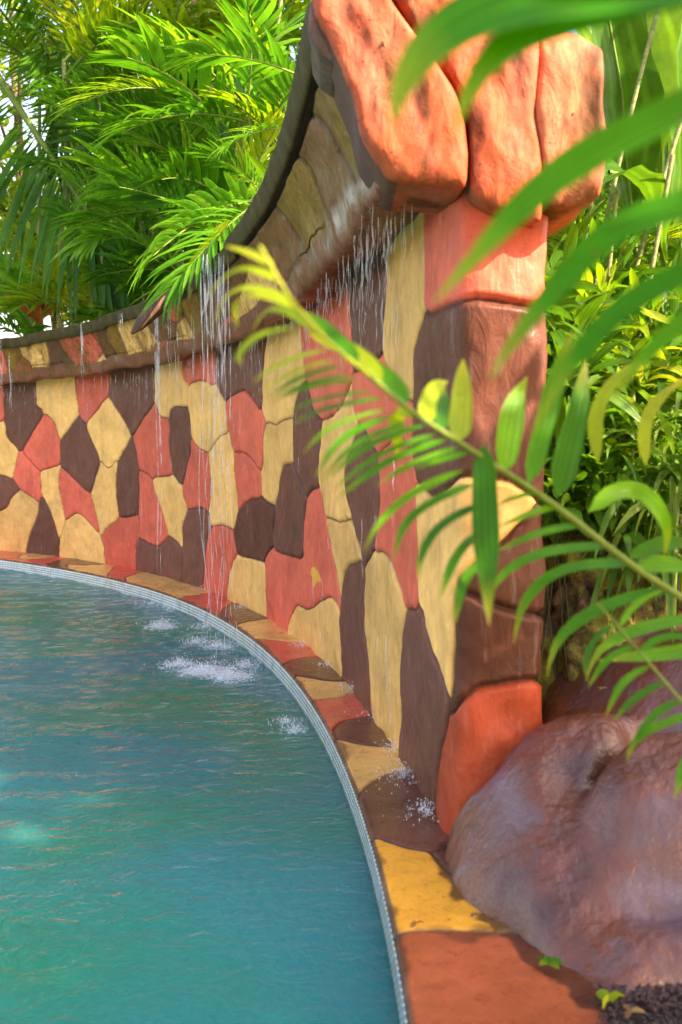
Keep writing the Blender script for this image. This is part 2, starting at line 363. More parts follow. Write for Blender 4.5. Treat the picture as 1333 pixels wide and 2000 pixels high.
WALL = [
 (Rc, A((-60,400),(10,400),(22,695),(-60,700))),
 (Bc, A((12,330),(185,330),(183,620),(230,655),(115,850),(40,800),(28,700))),
 (Yc, A((185,330),(385,330),(390,560),(412,670),(312,795),(300,740),(235,650),(187,615))),
 (Rc, A((385,330),(572,330),(570,560),(440,715),(405,640))),
 (Bc, A((572,330),(800,330),(798,605),(685,770),(610,650),(572,560))),
 (Yc, A((570,565),(685,775),(600,910),(557,958),(500,850),(443,720))),
 (Yc, A((800,280),(940,280),(945,470),(978,505),(975,628),(910,618),(880,640),(875,680),(832,678),(808,610))),
 (Rc, A((940,280),(1120,280),(1118,520),(1052,482),(990,510),(950,485))),
 (Yc, A((982,510),(1052,485),(1122,522),(1160,600),(1188,760),(1150,770),(1080,862),(1025,835),(995,760),(982,640))),
 (Bc, A((880,660),(905,620),(978,630),(990,760),(993,860),(945,1040),(905,990),(878,880))),
 (Rc, A((800,610),(832,680),(875,685),(875,880),(897,985),(790,990),(720,940),(692,775))),
 (Yc, A((-200,700),(28,700),(38,800),(92,845),(65,1000),(0,975),(-200,960))),
 (Rc, A((235,658),(275,690),(300,760),(310,925),(205,958),(118,852))),
 (Bc, A((410,675),(440,720),(525,905),(470,1085),(390,1010),(315,930),(312,795))),
 (Rc, A((95,850),(205,960),(215,1080),(195,1118),(140,1080),(65,1010))),
 (Yc, A((208,960),(312,932),(298,1000),(338,1215),(308,1320),(270,1180),(215,1085))),
 (Rc, A((315,945),(400,1010),(470,1085),(500,1180),(520,1295),(400,1172),(340,1215),(300,1020))),
 (Yc, A((525,905),(557,958),(610,895),(600,1080),(615,1200),(560,1250),(520,1300),(490,1150),(472,1080))),
 (Bc, A((688,780),(720,940),(728,1190),(615,1205),(600,1080),(608,910))),
 (Rc, A((720,950),(785,990),(830,1150),(878,1290),(820,1362),(760,1330),(728,1310),(725,1200))),
 (Yc, A((790,992),(897,988),(945,1040),(952,1110),(975,1165),(950,1250),(952,1365),(905,1305),(875,1290),(835,1150))),
 (Rc, A((995,790),(1030,840),(1085,865),(1100,1010),(1085,1170),(1040,1150),(975,1165),(950,1050),(993,880))),
 (Yc, A((1085,865),(1150,775),(1190,762),(1210,850),(1235,1170),(1215,1262),(1145,1238),(1095,1250),(1085,1150),(1102,1010))),
 (Bc, A((-200,965),(0,978),(60,1005),(105,1060),(60,1090),(40,1150),(0,1170),(-200,1160))),
 (Yc, A((60,1090),(105,1062),(140,1082),(195,1120),(190,1200),(135,1330),(130,1450),(-200,1450),(-200,1170),(0,1170),(40,1150))),
 (Bc, A((215,1085),(270,1180),(308,1330),(300,1450),(130,1450),(150,1300),(190,1200))),
 (Yc, A((400,1172),(440,1190),(525,1305),(545,1370),(545,1490),(300,1450),(310,1330),(345,1220))),
 (Rc, A((615,1208),(728,1192),(725,1300),(708,1330),(708,1520),(545,1490),(545,1375),(525,1305),(560,1250))),
 (Bc, A((708,1330),(730,1313),(820,1362),(885,1298),(952,1365),(955,1430),(935,1600),(708,1520))),
 (Bc, A((960,1200),(985,1155),(1040,1150),(1088,1180),(1092,1250),(1075,1300),(1060,1420),(1055,1650),(935,1600),(955,1370),(947,1250))),
 (Rc, A((1145,1238),(1218,1265),(1230,1385),(1200,1430),(1180,1690),(1055,1650),(1065,1400),(1090,1255))),
 (Rc, C((98,597),(185,532),(235,570),(322,690),(305,800),(292,965),(210,860),(148,855),(130,740))),
 (Rc, C((148,858),(210,862),(290,975),(290,1100),(220,1105),(175,1170),(160,1050))),
 (Bc, C((60,150),(325,150),(320,300),(300,380),(298,660),(235,565),(185,530),(95,592),(60,530))),
 (Yc, C((325,150),(500,150),(505,380),(520,480),(465,570),(450,680),(390,700),(370,725),(330,700),(298,660),(302,380))),
 (Rc, C((500,100),(748,-100),(752,200),(765,460),(735,560),(690,640),(615,690),(560,650),(525,480),(503,380))),
 (Bc, C((750,-260),(935,-260),(930,340),(885,382),(800,420),(765,400),(752,200))),
 (Yc, C((935,-400),(1145,-400),(1150,135),(1105,210),(1078,400),(1075,600),(990,560),(960,460),(925,350))),
 (Rc, C((925,355),(960,460),(1000,570),(1075,600),(1070,800),(1060,860),(1020,785),(960,790),(900,850),(850,780),(800,700),(770,640),(760,560),(770,480),(885,385))),
 (Yc, C((740,540),(765,500),(765,630),(795,700),(770,800),(730,950),(735,1100),(765,1210),(700,1225),(625,1200),(600,1060),(590,950),(600,830),(615,700),(690,650))),
 (Bc, C((470,575),(520,490),(545,600),(565,650),(615,695),(600,800),(588,950),(592,1045),(550,1055),(530,1100),(500,1040),(460,930),(452,700))),
 (Yc, C((330,700),(370,727),(400,695),(450,680),(458,930),(400,925),(385,970),(362,1140),(292,1100),(292,960),(305,800))),
 (Bq, C((290,1100),(362,1142),(345,1360),(310,1435),(170,1400),(150,1280),(175,1170),(225,1105))),
 (Bc, C((400,928),(460,925),(500,1040),(530,1100),(515,1170),(505,1420),(430,1400),(345,1360),(365,1130),(385,970))),
 (Rc, C((540,1070),(570,1045),(600,1045),(610,1150),(640,1290),(690,1500),(700,1620),(505,1640),(505,1400),(515,1170)), 'J'),
 (Rc, D((285,100),(283,60),(305,22),(335,52),(400,60),(460,88),(465,-20),(600,-20),(600,60),(635,160),(640,340),(625,290),(600,255),(570,250),(530,280),(485,320),(430,290),(405,330),(390,470),(285,400)), 'J'),
 (Yc, C((625,1200),(700,1225),(765,1212),(808,1400),(812,1422),(725,1470),(705,1600),(700,1650),(680,1500),(640,1290))),
 (Bc, C((800,705),(850,790),(895,900),(905,1000),(905,1150),(880,1370),(835,1440),(810,1420),(790,1300),(740,1150),(730,950),(765,800))),
 (Rc, C((900,860),(960,790),(1020,785),(1062,860),(1070,930),(1090,1000),(1085,1050),(1100,1500),(1100,1750),(1075,1720),(1020,1600),(975,1450),(930,1380),(880,1370),(905,1150),(905,1000))),
 (Yc, D((105,280),(108,140),(150,65),(215,75),(280,95),(285,240),(285,400),(180,340))),
 (Yc, D((430,290),(485,322),(540,280),(585,250),(612,280),(637,350),(640,680),(500,580),(390,480),(400,370))),
 (Bc, D((650,150),(680,110),(742,85),(755,150),(755,300),(775,550),(795,850),(640,680),(637,300))),
 (Yc, D((760,100),(790,55),(840,38),(880,80),(910,180),(950,330),(930,440),(920,600),(920,1050),(860,970),(795,850),(775,560),(757,300))),
 (Bc, D((980,268),(1005,300),(1060,450),(1120,610),(1150,755),(1140,850),(1095,1060),(1080,1260),(1080,1340),(920,1060),(925,600),(940,400),(950,330))),
 (Yc, [(810,944),(836,972),(866,960),(900,930),(1000,940),(1025,960),(1052,980),(1025,1020),(972,1064),(935,1090),(900,1120),(893,1145),(888,1200),(882,1300),(875,1380),(850,1290),(830,1210),(816,1175),(812,1060),(808,980)]),
 ((.125, .042, .026), [(831,611),(870,600),(905,592),(940,588),(1000,596),(1150,612),(1150,990),(1052,975),(1025,955),(1000,935),(900,925),(866,958),(836,970),(812,940),(802,900),(802,800),(806,700),(815,640)]),
 (Rc, [(835,390),(920,300),(1150,300),(1150,618),(1000,590),(940,583),(905,588),(868,598),(840,612),(829,600),(829,450)]),
 ((.115, .038, .02), [(975,1066),(1027,1022),(1055,985),(1150,980),(1150,1200),(1044,1198),(1000,1190),(960,1177),(915,1158),(895,1145),(905,1122)]),
 ((.105, .036, .02), [(890,1150),(912,1160),(960,1180),(1000,1192),(1044,1200),(1150,1205),(1150,1330),(1028,1326),(985,1332),(935,1345),(900,1372),(880,1400),(876,1370),(882,1300),(888,1200)]),
 ((.46, .072, .028), K7((425,250),(500,205),(600,185),(690,170),(930,150),(930,900),(400,900),(350,870),(305,705),(320,560),(370,320))),
]
COPING = [
 (Rc, E((-900,110),(60,128),(160,135),(120,160),(60,172),(-900,160))),
 (Yc, E((125,155),(190,140),(370,156),(250,172),(150,165))),
 (Rc, E((-100,165),(250,172),(400,155),(425,170),(310,200),(290,225),(-100,195))),
 (Bc, E((300,208),(340,190),(440,168),(680,190),(680,210),(560,215),(420,205),(410,240))),
 (Yc, E((420,208),(560,215),(680,205),(760,210),(705,275),(690,300))),
 (Rc, E((755,210),(880,225),(940,255),(830,285),(805,320),(695,290))),
 (Yc, E((805,300),(830,285),(940,255),(1060,280),(1320,350),(1330,400),(1250,415),(1170,440))),
 (Rc, F2((-100,170),(0,205),(90,195),(240,225),(255,260),(180,300),(150,350),(-130,260))),
 (Bc, F2((160,340),(190,295),(250,250),(360,290),(460,350),(450,364),(290,395),(250,410))),
 (Yc, F2((265,400),(360,380),(455,366),(580,400),(720,500),(690,515),(600,505),(400,487),(370,500))),
 (Rc, F2((385,500),(400,488),(600,508),(700,512),(790,560),(820,595),(680,620),(580,645),(560,680))),
 (Bc, F2((570,660),(620,635),(800,605),(900,670),(1000,740),(1030,770),(880,770),(740,745),(660,728),(630,750))),
 (Yc, F2((645,735),(740,747),(880,770),(1010,775),(1060,835),(940,875),(770,885),(745,900))),
 (Rc, F2((755,900),(950,872),(1040,840),(1110,900),(1180,975),(1100,1010),(960,1020),(905,1075),(915,1120),(890,1150))),
 (Bc, F2((905,1080),(960,1025),(1190,980),(1260,1090),(1340,1205),(1110,1185),(980,1150),(915,1120))),
 (Yc, G3((160,135),(340,180),(560,210),(640,240),(700,340),(520,365),(430,410),(360,480),(330,545))),
 (Bc, G3((325,540),(380,460),(450,400),(540,355),(700,340),(860,450),(960,700),(940,820),(890,860),(780,875),(650,855),(540,810),(410,770))),
 (Gc, H4((245,100),(380,160),(480,195),(640,215),(670,290),(740,360),(1000,500),(1150,650),(1110,735),(850,725),(600,715),(480,720),(380,755))),
 (Tc, H4((640,215),(740,205),(900,200),(900,400),(760,340),(700,260))),
 ((.03, .02, .02), [(1168,1958),(1230,1962),(1400,1930),(1900,2000),(1900,2400),(1330,2300),(1235,2080)]),
 (Tc, H4((360,790),(480,725),(600,718),(850,728),(1150,740),(1700,900),(1700,1150),(1780,1190),(1920,1600),(2250,2400),(2250,4000),(500,4000))),
]
FASCIA = [
 (Rc, E5((-300,380),(10,400),(60,560),(-300,620))), (Oc, E5((10,340),(125,330),(128,470),(95,560),(60,550))),
 (Tc, E5((128,450),(200,500),(230,640),(0,640),(90,560))), (Yc, E5((130,330),(290,310),(320,450),(325,600),(240,600),(200,500),(130,420))),
 (Pc, E5((290,310),(350,310),(430,440),(490,530),(480,600),(325,600),(320,440))), (Rc, E5((350,300),(560,260),(620,330),(665,430),(640,480),(500,515),(440,450))),
 (Tc, E5((560,260),(620,240),(665,400),(620,330))), (Pc, E5((625,240),(680,235),(700,360),(760,430),(760,500),(710,520),(680,420),(660,380))),
 (Yc, E5((490,520),(640,480),(670,430),(715,520),(700,600),(480,620))), (Oc, E5((680,235),(750,225),(830,450),(840,490),(800,560),(760,500),(755,430),(700,360))),
 (Yc, E5((750,225),(900,170),(1000,330),(1000,380),(940,450),(840,465),(800,360))), (Tc, E5((840,465),(940,450),(1000,390),(1150,345),(1160,520),(840,560))),
 (Bc, E5((900,150),(1040,90),(1150,240),(1150,345),(1030,335),(1000,300))), (Rc, E5((1050,90),(1140,50),(1200,200),(1130,250),(1080,220))),
 (Yc, E5((1200,190),(1130,260),(1150,330),(1170,470),(1270,480),(1280,350),(1240,250))), (Oc, E5((1140,50),(1260,-30),(1340,200),(1333,400),(1275,450),(1280,350),(1200,190))),
 (Bc, [(378,555),(470,480),(475,560),(435,615),(432,650),(400,680),(395,600)]), (Rc, [(432,622),(465,635),(465,680),(428,690)]),
 (Yc, [(462,640),(475,560),(500,520),(560,560),(600,590),(610,690),(480,700)]), (Oc, [(562,545),(575,515),(612,512),(614,552),(592,585),(566,572)]),
 (Bc, [(462,485),(545,405),(605,505),(570,515),(560,555),(495,520)]), (Oc, [(545,405),(598,305),(650,450),(680,520),(620,570),(612,510)]),
 (Bc, [(598,305),(626,225),(690,350),(720,430),(690,500),(650,450)]), (Oc, [(626,225),(645,150),(700,270),(735,350),(730,420),(690,350)]),
 (Pc, [(640,100),(690,90),(780,330),(760,400),(735,350),(700,260),(650,150)]),
]
def wallcoords(px, path, ps):
    px = np.array(px, float); d = ray(px[:, 0], px[:, 1]); a = d[:, 0] / d[:, 1]
    az = path[:, 0] / path[:, 1]; k = np.where(ps <= S_C2)[0]
    s = np.interp(a, az[k], ps[k]); s = np.where(a > az[k[-1]], ps[k[-1]] + (a - az[k[-1]]) * 3.5, s)
    a0 = az[k[0]]; y = np.interp(s, ps, path[:, 1]); return np.c_[s, CH + d[:, 2] * y / d[:, 1]]

# ------------------------------------------------------------------ the wall: concave face, rounded end and back in one sweep
end = [(.425, 3.500), (.436, 3.475), (.458, 3.462), (.50, 3.458), (.60, 3.468), (.69, 3.485), (.725, 3.50), (.742, 3.53), (.75, 3.58), (.735, 4.2), (.66, 5.0), (.45, 6.2), (.1, 7.6)]
keep = base[(base[:, 1] > 3.56)]
bc = np.r_[keep, end]
path, ps = resample(bc, lambda x, y: max(.0045, .0013 * math.hypot(x, y)) if x / y < .2105 and y < 16 else .05)
# smooth the joins a little
for _ in range(6): path[1:-1] = (path[:-2] + 2 * path[1:-1] + path[2:]) / 4
i_c2 = np.argmax(np.where(path[:, 1] < 4, path[:, 0] / path[:, 1], -9)); S_C2 = ps[i_c2]
i_c1 = np.argmin(np.hypot(path[:, 0] - .44, path[:, 1] - 3.475)); S_C1 = ps[i_c1]
WH = 2.56; nz = 400
zz = np.linspace(-.06, WH, nz); NW = len(path)
nrm = -normals2(path) * -1
nrm = normals2(path)
if (nrm[np.argmin(abs(path[:, 1] - 6))] @ np.array([-1, 0])) < 0: nrm = -nrm
SS, ZZ = np.meshgrid(ps, zz, indexing='ij'); Q = np.c_[SS.ravel(), ZZ.ravel()]
polys = []; cols = []; ids = []
for i, r_ in enumerate(WALL):
    polys.append(wallcoords(chaikin(r_[1]), path, ps)); cols.append(r_[0]); ids.append(200 if len(r_) > 2 else i)
s_left = wallcoords([(0, 900)], path, ps)[0, 0]
k = 100
for a in np.arange(s_left - 8.4, s_left - .1, .42):
    for j, z in enumerate(np.arange(.25, 2.7, .62)):
        cx, cz = a + rng.uniform(-.08, .08), z + (.3 if int(a * 2.4) % 2 else 0) + rng.uniform(-.08, .08)
        an = np.sort(rng.uniform(0, 6.28, 6)); polys.append(np.c_[cx + .15 * np.cos(an), cz + .25 * np.sin(an)]); cols.append([Yc, Rc, Bc][rng.integers(3)]); ids.append(k); k += 1
ids = [min(x, 400) for x in ids]
Qw = Q + np.c_[fbm(Q, 9, 3, 3), fbm(Q, 9, 3, 5)] * .006
colr, seam, who = patchwork(Qw, polys, cols, ids, .3)
chip = chaikin(wallcoords(D((505,120),(520,112),(545,150),(553,190),(535,180),(522,195),(510,212),(502,185),(507,160),(493,148)), path, ps), 1)
cs = sdist(Q + np.c_[fbm(Q, 40, 2, 3), fbm(Q, 40, 2, 9)] * .006, chip); colr[cs < 0] = (.75, .38, .05)
groove = 1 - sstep(.0022, .009, seam)
edge = 1 - sstep(0, .028, seam)
tone = (hsh(who.astype(np.int64), who * 0 + 3, who * 0)[:, None] - .5) * .30 + 1
colr = colr * tone
pil = sstep(S_C1 - .05, S_C1 + .1, SS.ravel())
disp = -.011 * edge - .009 * groove + .010 * fbm(np.c_[Q, np.zeros(len(Q))], 3.0, 3, 1) * (1 + 1.2 * pil) + .004 * fbm(Q * [1, .6], 13, 2, 4)
# the painted blocks at the end are fuller, the orange foot bulges
disp += pil * .012 * (1 - edge)
disp -= .03 * sstep(WH - .5, WH, ZZ.ravel()) * pil * 0
tp_ = np.repeat(path, nz, 0); nn = np.repeat(nrm, nz, 0)
Vw = np.c_[tp_ + nn * disp[:, None], ZZ.ravel()]
wall = empty('curved_wall', (path[i_c1][0], path[i_c1][1], 0), 'curved cement wall painted in ochre, coral and brown patches behind the pool', 'wall')
fw = gridfaces(NW, nz)
face = mesh('wall_face', Vw, fw, M_wall, wall, {'Col': colr, 'groove': groove})

# ------------------------------------------------------------------ cornice swept along the wall, with its fascia and gutter boards
bpath, bs = resample(bc[:np.argmin(np.hypot(*(bc - np.array([.436, 3.475])).T)) + 1], lambda x, y: max(.007, .0022 * math.hypot(x, y)))
for _ in range(6): bpath[1:-1] = (bpath[:-2] + 2 * bpath[1:-1] + bpath[2:]) / 4
bs = np.r_[0, np.cumsum(np.hypot(*np.diff(bpath, axis=0).T))]
bn = normals2(bpath)
if (bn[np.argmin(abs(bpath[:, 1] - 6))] @ np.array([-1, 0])) < 0: bn = -bn
tn = np.gradient(bpath, axis=0)[-1]; tn /= np.hypot(*tn)
def profile(pts, n):
    pts = np.array(pts, float)
    for _ in range(2):
        a, b = pts[:-1], pts[1:]; pts = np.r_[pts[:1], np.stack([.75 * a + .25 * b, .25 * a + .75 * b], 1).reshape(-1, 2), pts[-1:]]
    s = np.r_[0, np.cumsum(np.hypot(*np.diff(pts, axis=0).T))]; t = np.linspace(0, s[-1], n); return np.c_[np.interp(t, s, pts[:, 0]), np.interp(t, s, pts[:, 1])]
def drop(s): return -.010 * np.clip(bs[-1] - s, 0, 12)
pr = profile([(-.02, 2.50), (.10, 2.465), (.20, 2.43), (.262, 2.425), (.285, 2.47), (.30, 2.56), (.345, 2.72), (.42, 2.87), (.45, 2.91), (.44, 2.93), (.40, 2.925), (.3, 2.9), (-.1, 2.92), (-.45, 2.95), (-.50, 2.9), (-.50, 2.5), (-.46, 2.43), (-.30, 2.45), (-.28, 2.5)], 190)
def sweep(pr, ampl=.012, s0=0, s1=1e9, dz=0):
    k = (bs >= s0) & (bs <= s1); c, n_, s = bpath[k], bn[k], bs[k]
    O = np.repeat(pr[None, :, 0], len(c), 0); Z = pr[None, :, 1] + drop(s)[:, None] + dz
    X = c[:, None, 0] + n_[:, None, 0] * O; Yy = c[:, None, 1] + n_[:, None, 1] * O
    return np.stack([X, Yy, Z], -1), s
G, gs = sweep(pr)
# lumpy lip
ng = fbm(G.reshape(-1, 3), 3.5, 3, 11).reshape(G.shape[:2]); wv = fbm(np.c_[gs, gs * 0], 1.6, 2, 8)
msk = (pr[:, 1] < 2.90) & (pr[:, 0] > -.05)
G[..., 0] += bn[:, None, 0] * ng * .025 * msk; G[..., 1] += bn[:, None, 1] * ng * .025 * msk
G[..., 2] += ng * .015 + (wv[:, None] * .018) * (pr[:, 1] < 2.6)
PX = project(G.reshape(-1, 3))
polys = [chaikin(r_[1]) for r_ in FASCIA]; cols = [(.20, .075, .028) if r_[0] is Bc else r_[0] for r_ in FASCIA]; ids = list(range(len(FASCIA)))
PXw = PX + np.c_[fbm(G.reshape(-1, 3), 12, 2, 31), fbm(G.reshape(-1, 3), 12, 2, 37)] * 1.2
inview = (PX[:, 0] > -60)
cr = np.tile(np.array(Oc), (len(PX), 1)); sm = np.full(len(PX), 9.0)
c_, s_, w_ = patchwork(PXw[inview] / 1000, [p / 1000 for p in polys], cols, ids, .12)
dist = np.linalg.norm(G.reshape(-1, 3)[inview] - [0, 0, CH], axis=1)
cr[inview] = c_; sm[inview] = s_ * 1000 * dist / FPX
off = np.where(~inview)[0]; kk = (np.floor(np.repeat(gs, len(pr)) * 3.1)).astype(np.int64)
cr[off] = np.array([Yc, Rc, Bc, Oc, Pc])[(hsh(kk, kk * 0, kk * 0) * 4.99).astype(int)][off]
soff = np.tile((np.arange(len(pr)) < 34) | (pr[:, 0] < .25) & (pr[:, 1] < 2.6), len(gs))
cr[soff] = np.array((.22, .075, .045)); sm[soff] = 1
gp = G.reshape(-1, 3); nearend = np.repeat(sstep(bs[-1] - 2.6, bs[-1] - 1.2, gs), len(pr)); lipz = np.tile(np.exp(-((pr[:, 1] - 2.53) / .05) ** 2) * (pr[:, 0] > .27), len(gs))
mi_ = sstep(.05, .55, fbm(gp, 9, 4, 71) + .35) * nearend * lipz * .75; cr = cr * (1 - mi_[:, None]) + np.array([.55, .50, .46]) * mi_[:, None]
gr = 1 - sstep(.003, .011, sm); ed = 1 - sstep(0, .03, sm)
flat = G.reshape(-1, 3); nn3 = np.repeat(np.c_[bn, np.zeros(len(bn))], len(pr), 0); flat = flat - nn3 * (ed * .003 + gr * .006)[:, None]
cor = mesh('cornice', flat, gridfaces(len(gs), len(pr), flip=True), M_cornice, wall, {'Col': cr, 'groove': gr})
# gutter boards: four lengths of dark plank leaning out above the slot
def s_at(px, py):                                       # path length below a pixel of the slot line
    q = project(np.c_[bpath + bn * .47, np.full(len(bs), 2.93) + drop(bs)]); return bs[np.argmin(abs(q[:, 0] - px))]
cuts = [(s_at(200, 0), bs[-1] * 0 + s_at(462, 0), -.03, .46), (s_at(55, 0), s_at(204, 0), -.05, .45), (0, s_at(58, 0), -.065, .45), (s_at(455, 0), bs[-1] + 1, .0, .475)]
slot_mat = bark_mat('dark_slot', (.012, .009, .007), (.03, .02, .015))
for i, (a, b, dz, o0) in enumerate(cuts):
    pb = profile([(o0, 2.925), (o0 + .035, 2.985), (o0 + .045, 3.045), (o0 + .054, 3.046), (o0 + .053, 3.035), (o0 + .04, 2.96), (o0 + .018, 2.915), (o0, 2.918), (o0, 2.925)], 26)
    B_, s = sweep(pb, 0, a, b, dz)
    jg = fbm(np.c_[s, s * 0], 5, 3, 20 + i) * .006; B_[..., 2] += jg[:, None]
    uv = np.stack([np.repeat(s[:, None], 26, 1), np.repeat(np.linspace(0, .4, 26)[None], len(s), 0)], -1).reshape(-1, 2)
    F_ = gridfaces(len(s), 26); caps = [list(range(26)), list(range((len(s) - 1) * 26, len(s) * 26))[::-1]]
    bo = mesh('gutter_board', B_, F_.tolist() + caps, M_board, wall, uv=uv)
    if i == 3: bo['label'] = 'olive wet gutter board nearest the orange end stones'
# channel bed behind the boards
pc = profile([(.475, 2.93), (.46, 2.94), (.30, 2.935), (.28, 3.02), (-.35, 3.04)], 12)
Cb, s = sweep(pc); mesh('gutter_bed', Cb, gridfaces(len(s), 12, flip=True), slot_mat, wall)

# ------------------------------------------------------------------ end stones of the cornice
def soften(p):
    for k in (.10, .25):
        q = np.roll(p, -1, 0); p = np.stack([(1 - k) * p + k * q, k * p + (1 - k) * q], 1).reshape(-1, 2)
    return p
def stone(name, outline, yf, depth, seed, mat, col, parent, bulge=.05, plane=3.3, lump=.03, lean=0.0, side=None):
    P = at(*np.array(outline, float).T, plane)[:, [0, 2]]; P = soften(P); P = P.mean(0) + (P - P.mean(0)) * 1.04
    s = np.r_[0, np.cumsum(np.hypot(*np.diff(np.r_[P, P[:1]], axis=0).T))]; n = 220
    t = np.linspace(0, s[-1], n, endpoint=False); Pc_ = np.r_[P, P[:1]]
    O = np.c_[np.interp(t, s, Pc_[:, 0]), np.interp(t, s, Pc_[:, 1])]; ce = O.mean(0)
    rings = []; r0 = np.linspace(0, 1, 60)[1:]
    for r in r0:
        e = (1 - r) ; rr = r; y = yf - bulge * .7 * (1 - rr ** 14); rings.append(np.c_[ce + (O - ce) * rr, np.full(n, y)])
    for q in np.linspace(0, 1, 26)[1:]:
        rings.append(np.c_[ce + (O - ce) * (1 - .02 * q), np.full(n, yf + depth * q)])
    V = np.array(rings)[..., [0, 2, 1]]; m_ = V.shape[0]
    V = np.concatenate([V.reshape(-1, 3), [[ce[0], yf - bulge, ce[1]]]])
    nz_ = fbm(V * [1, 1, .7], 4.0, 3, seed); nz2 = fbm(V * [1, 1, .55], 10, 3, seed + 3)
    cc = np.array([ce[0], yf + depth * .5, ce[1]]); dv = V - cc; dl = np.linalg.norm(dv, axis=1, keepdims=True)
    front = np.clip((yf + .03 - V[:, 1]) / .03, 0, 1)
    V[:, 1] -= front * (nz_ * lump * .7 + nz2 * lump * .40); V += dv / dl * (nz_ * .010)[:, None]
    V[:, 1] += lean * (V[:, 2] - ce[1])
    idx = np.arange(m_ * n).reshape(m_, n); f = []
    a = idx[:-1]; b = idx[1:]; q = np.stack([a, np.roll(a, -1, 1), np.roll(b, -1, 1), b], -1).reshape(-1, 4)
    tri = [[m_ * n, int(idx[0, (i + 1) % n]), int(idx[0, i])] for i in range(n)]
    F_ = q.tolist() + tri + [idx[-1].tolist()[::-1]]
    c = np.tile(np.array(col), (len(V), 1)); 
    v = fbm(V, 3, 3, seed + 9)[:, None]; c = c * (1 + .18 * v); fd = sstep(.0, .7, fbm(V * [1, 1, .5], 5, 4, seed + 13))[:, None]; c = c * (1 - fd * .55) + np.array([.46, .165, .10]) * fd * .55; dk = sstep(.25, .8, fbm(V * [1, 1, .6], 7, 4, seed + 17))[:, None]; c = c * (1 - dk * .8) + np.array([.05, .02, .012]) * dk * .8
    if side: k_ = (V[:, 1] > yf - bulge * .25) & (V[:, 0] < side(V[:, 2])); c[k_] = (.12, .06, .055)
    return mesh(name, V, F_, mat, parent, {'Col': c, 'groove': np.zeros(len(V))})
Sc = (.56, .105, .048)
A_ = [(640,-190),(612,-60),(618,30),(652,112),(690,190),(705,262),(757,345),(830,352),(903,358),(907,300),(900,235),(880,178),(800,62),(752,-10),(745,-190)]
B_s = [(770,-150),(772,-20),(815,55),(898,170),(918,230),(922,362),(970,392),(1062,422),(1062,300),(1044,200),(1050,58),(980,10),(900,-60),(880,-150)]
C_s = [(1060,62),(1100,48),(1135,52),(1190,80),(1184,200),(1193,262),(1180,370),(1130,388),(1072,384),(1068,300),(1053,200)]
s1 = stone('end_stone', A_, 3.30, .42, 1, M_stone, Sc, wall, .05, side=lambda z: np.interp(z, [2.4, 2.9, 3.2], [.19, .03, -.06])); s2 = stone('end_stone', B_s, 3.33, .45, 5, M_stone, Sc, wall, .04); s3 = stone('end_stone', C_s, 3.36, .6, 9, M_stone, (.50, .15, .075), wall, .04)
s3['label'] = 'faded pinkish end stone overhanging the back of the wall'
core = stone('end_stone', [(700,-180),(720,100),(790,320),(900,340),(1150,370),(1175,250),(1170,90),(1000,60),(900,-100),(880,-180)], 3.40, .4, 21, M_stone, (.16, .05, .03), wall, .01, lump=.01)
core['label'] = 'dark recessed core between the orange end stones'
s4 = stone('rim_stone', [(622,-40),(606,10),(604,60),(622,95),(650,112),(668,95),(655,50),(640,-40)], 3.33, .35, 14, M_stone, (.13, .09, .085), wall, .02, plane=3.3)

# ------------------------------------------------------------------ pool edge: coping and mosaic band
cpath, cps = resample(rim, lambda x, y: max(.0055, .0014 * math.hypot(x, y)) if y > 2 else .06)
cn = -normals2(cpath)
if (cn[np.argmin(abs(cpath[:, 1] - 4))] @ np.array([1, 0])) < 0: cn = -cn
wv_ = np.r_[np.linspace(0, .02, 6)[:-1], np.linspace(.02, .75, 130), np.linspace(.78, 1.5, 60)]
nw = len(wv_)
Wx = cpath[:, None] + cn[:, None] * wv_[None, :, None]
Qc = Wx.reshape(-1, 2)
polys = [ground(*chaikin(r_[1], 2).T) for r_ in COPING]; cols = [r_[0] for r_ in COPING]
Qc2 = Qc + np.c_[fbm(Qc, 9, 3, 3), fbm(Qc, 9, 3, 5)] * .006
ol = ground(*np.array([(872,1652),(868,1690),(893,1755),(930,1785),(985,1815),(1050,1880),(1110,1930),(1170,1962),(1250,1975),(1340,1950),(1500,1960)], float).T)
ol = np.r_[ol, [[2.2, 2.6], [3.2, 3.4], [2.9, 4.7], [1.6, 4.9], [.9, 4.4], [.72, 3.75], [.60, 3.60]]]; ol = chaikin(ol, 2)
colr, seam, who = patchwork(Qc2, polys, cols, list(range(len(COPING))), .5)
wide = np.tile(wv_, len(cpath)); gr = (1 - sstep(.003, .011, seam)) * (wide > .004)
yy = np.repeat(cpath[:, 1], nw)
rimz = np.where(wide < .02, -.02 * (1 - wide / .02) ** 2, 0)
dro = sdist(Qc, ol); dirt = (1 - sstep(.0, .03, dro + .05 * fbm(Qc, 9, 4, 50))) * (dro > -.3); rimd = (1 - sstep(0, .03, wide + .03 * fbm(Qc, 6, 4, 51))) * .8
seamd = (1 - sstep(.0, .05, seam + .06 * fbm(Qc, 5, 4, 52) + .02)) * (Qc[:, 1] < 3.2) * .8
zc = rimz - .006 * (1 - sstep(0, .02, seam)) - .004 * gr + .004 * fbm(Qc, 4, 3, 2) + .012 * np.clip(wide, 0, .5)
lipc = np.where((wide < .016)[:, None], np.array([[.20, .10, .05]]), colr)
pe = empty('pool_edge', (cpath[-60][0], cpath[-60][1], 0), 'curved pool edge of painted slabs above a blue and white mosaic band', 'pool edge')
mesh('coping', np.c_[Qc, zc], gridfaces(len(cpath), nw), M_coping, pe, {'Col': lipc, 'groove': np.clip(gr + dirt + rimd + seamd, 0, 1)})
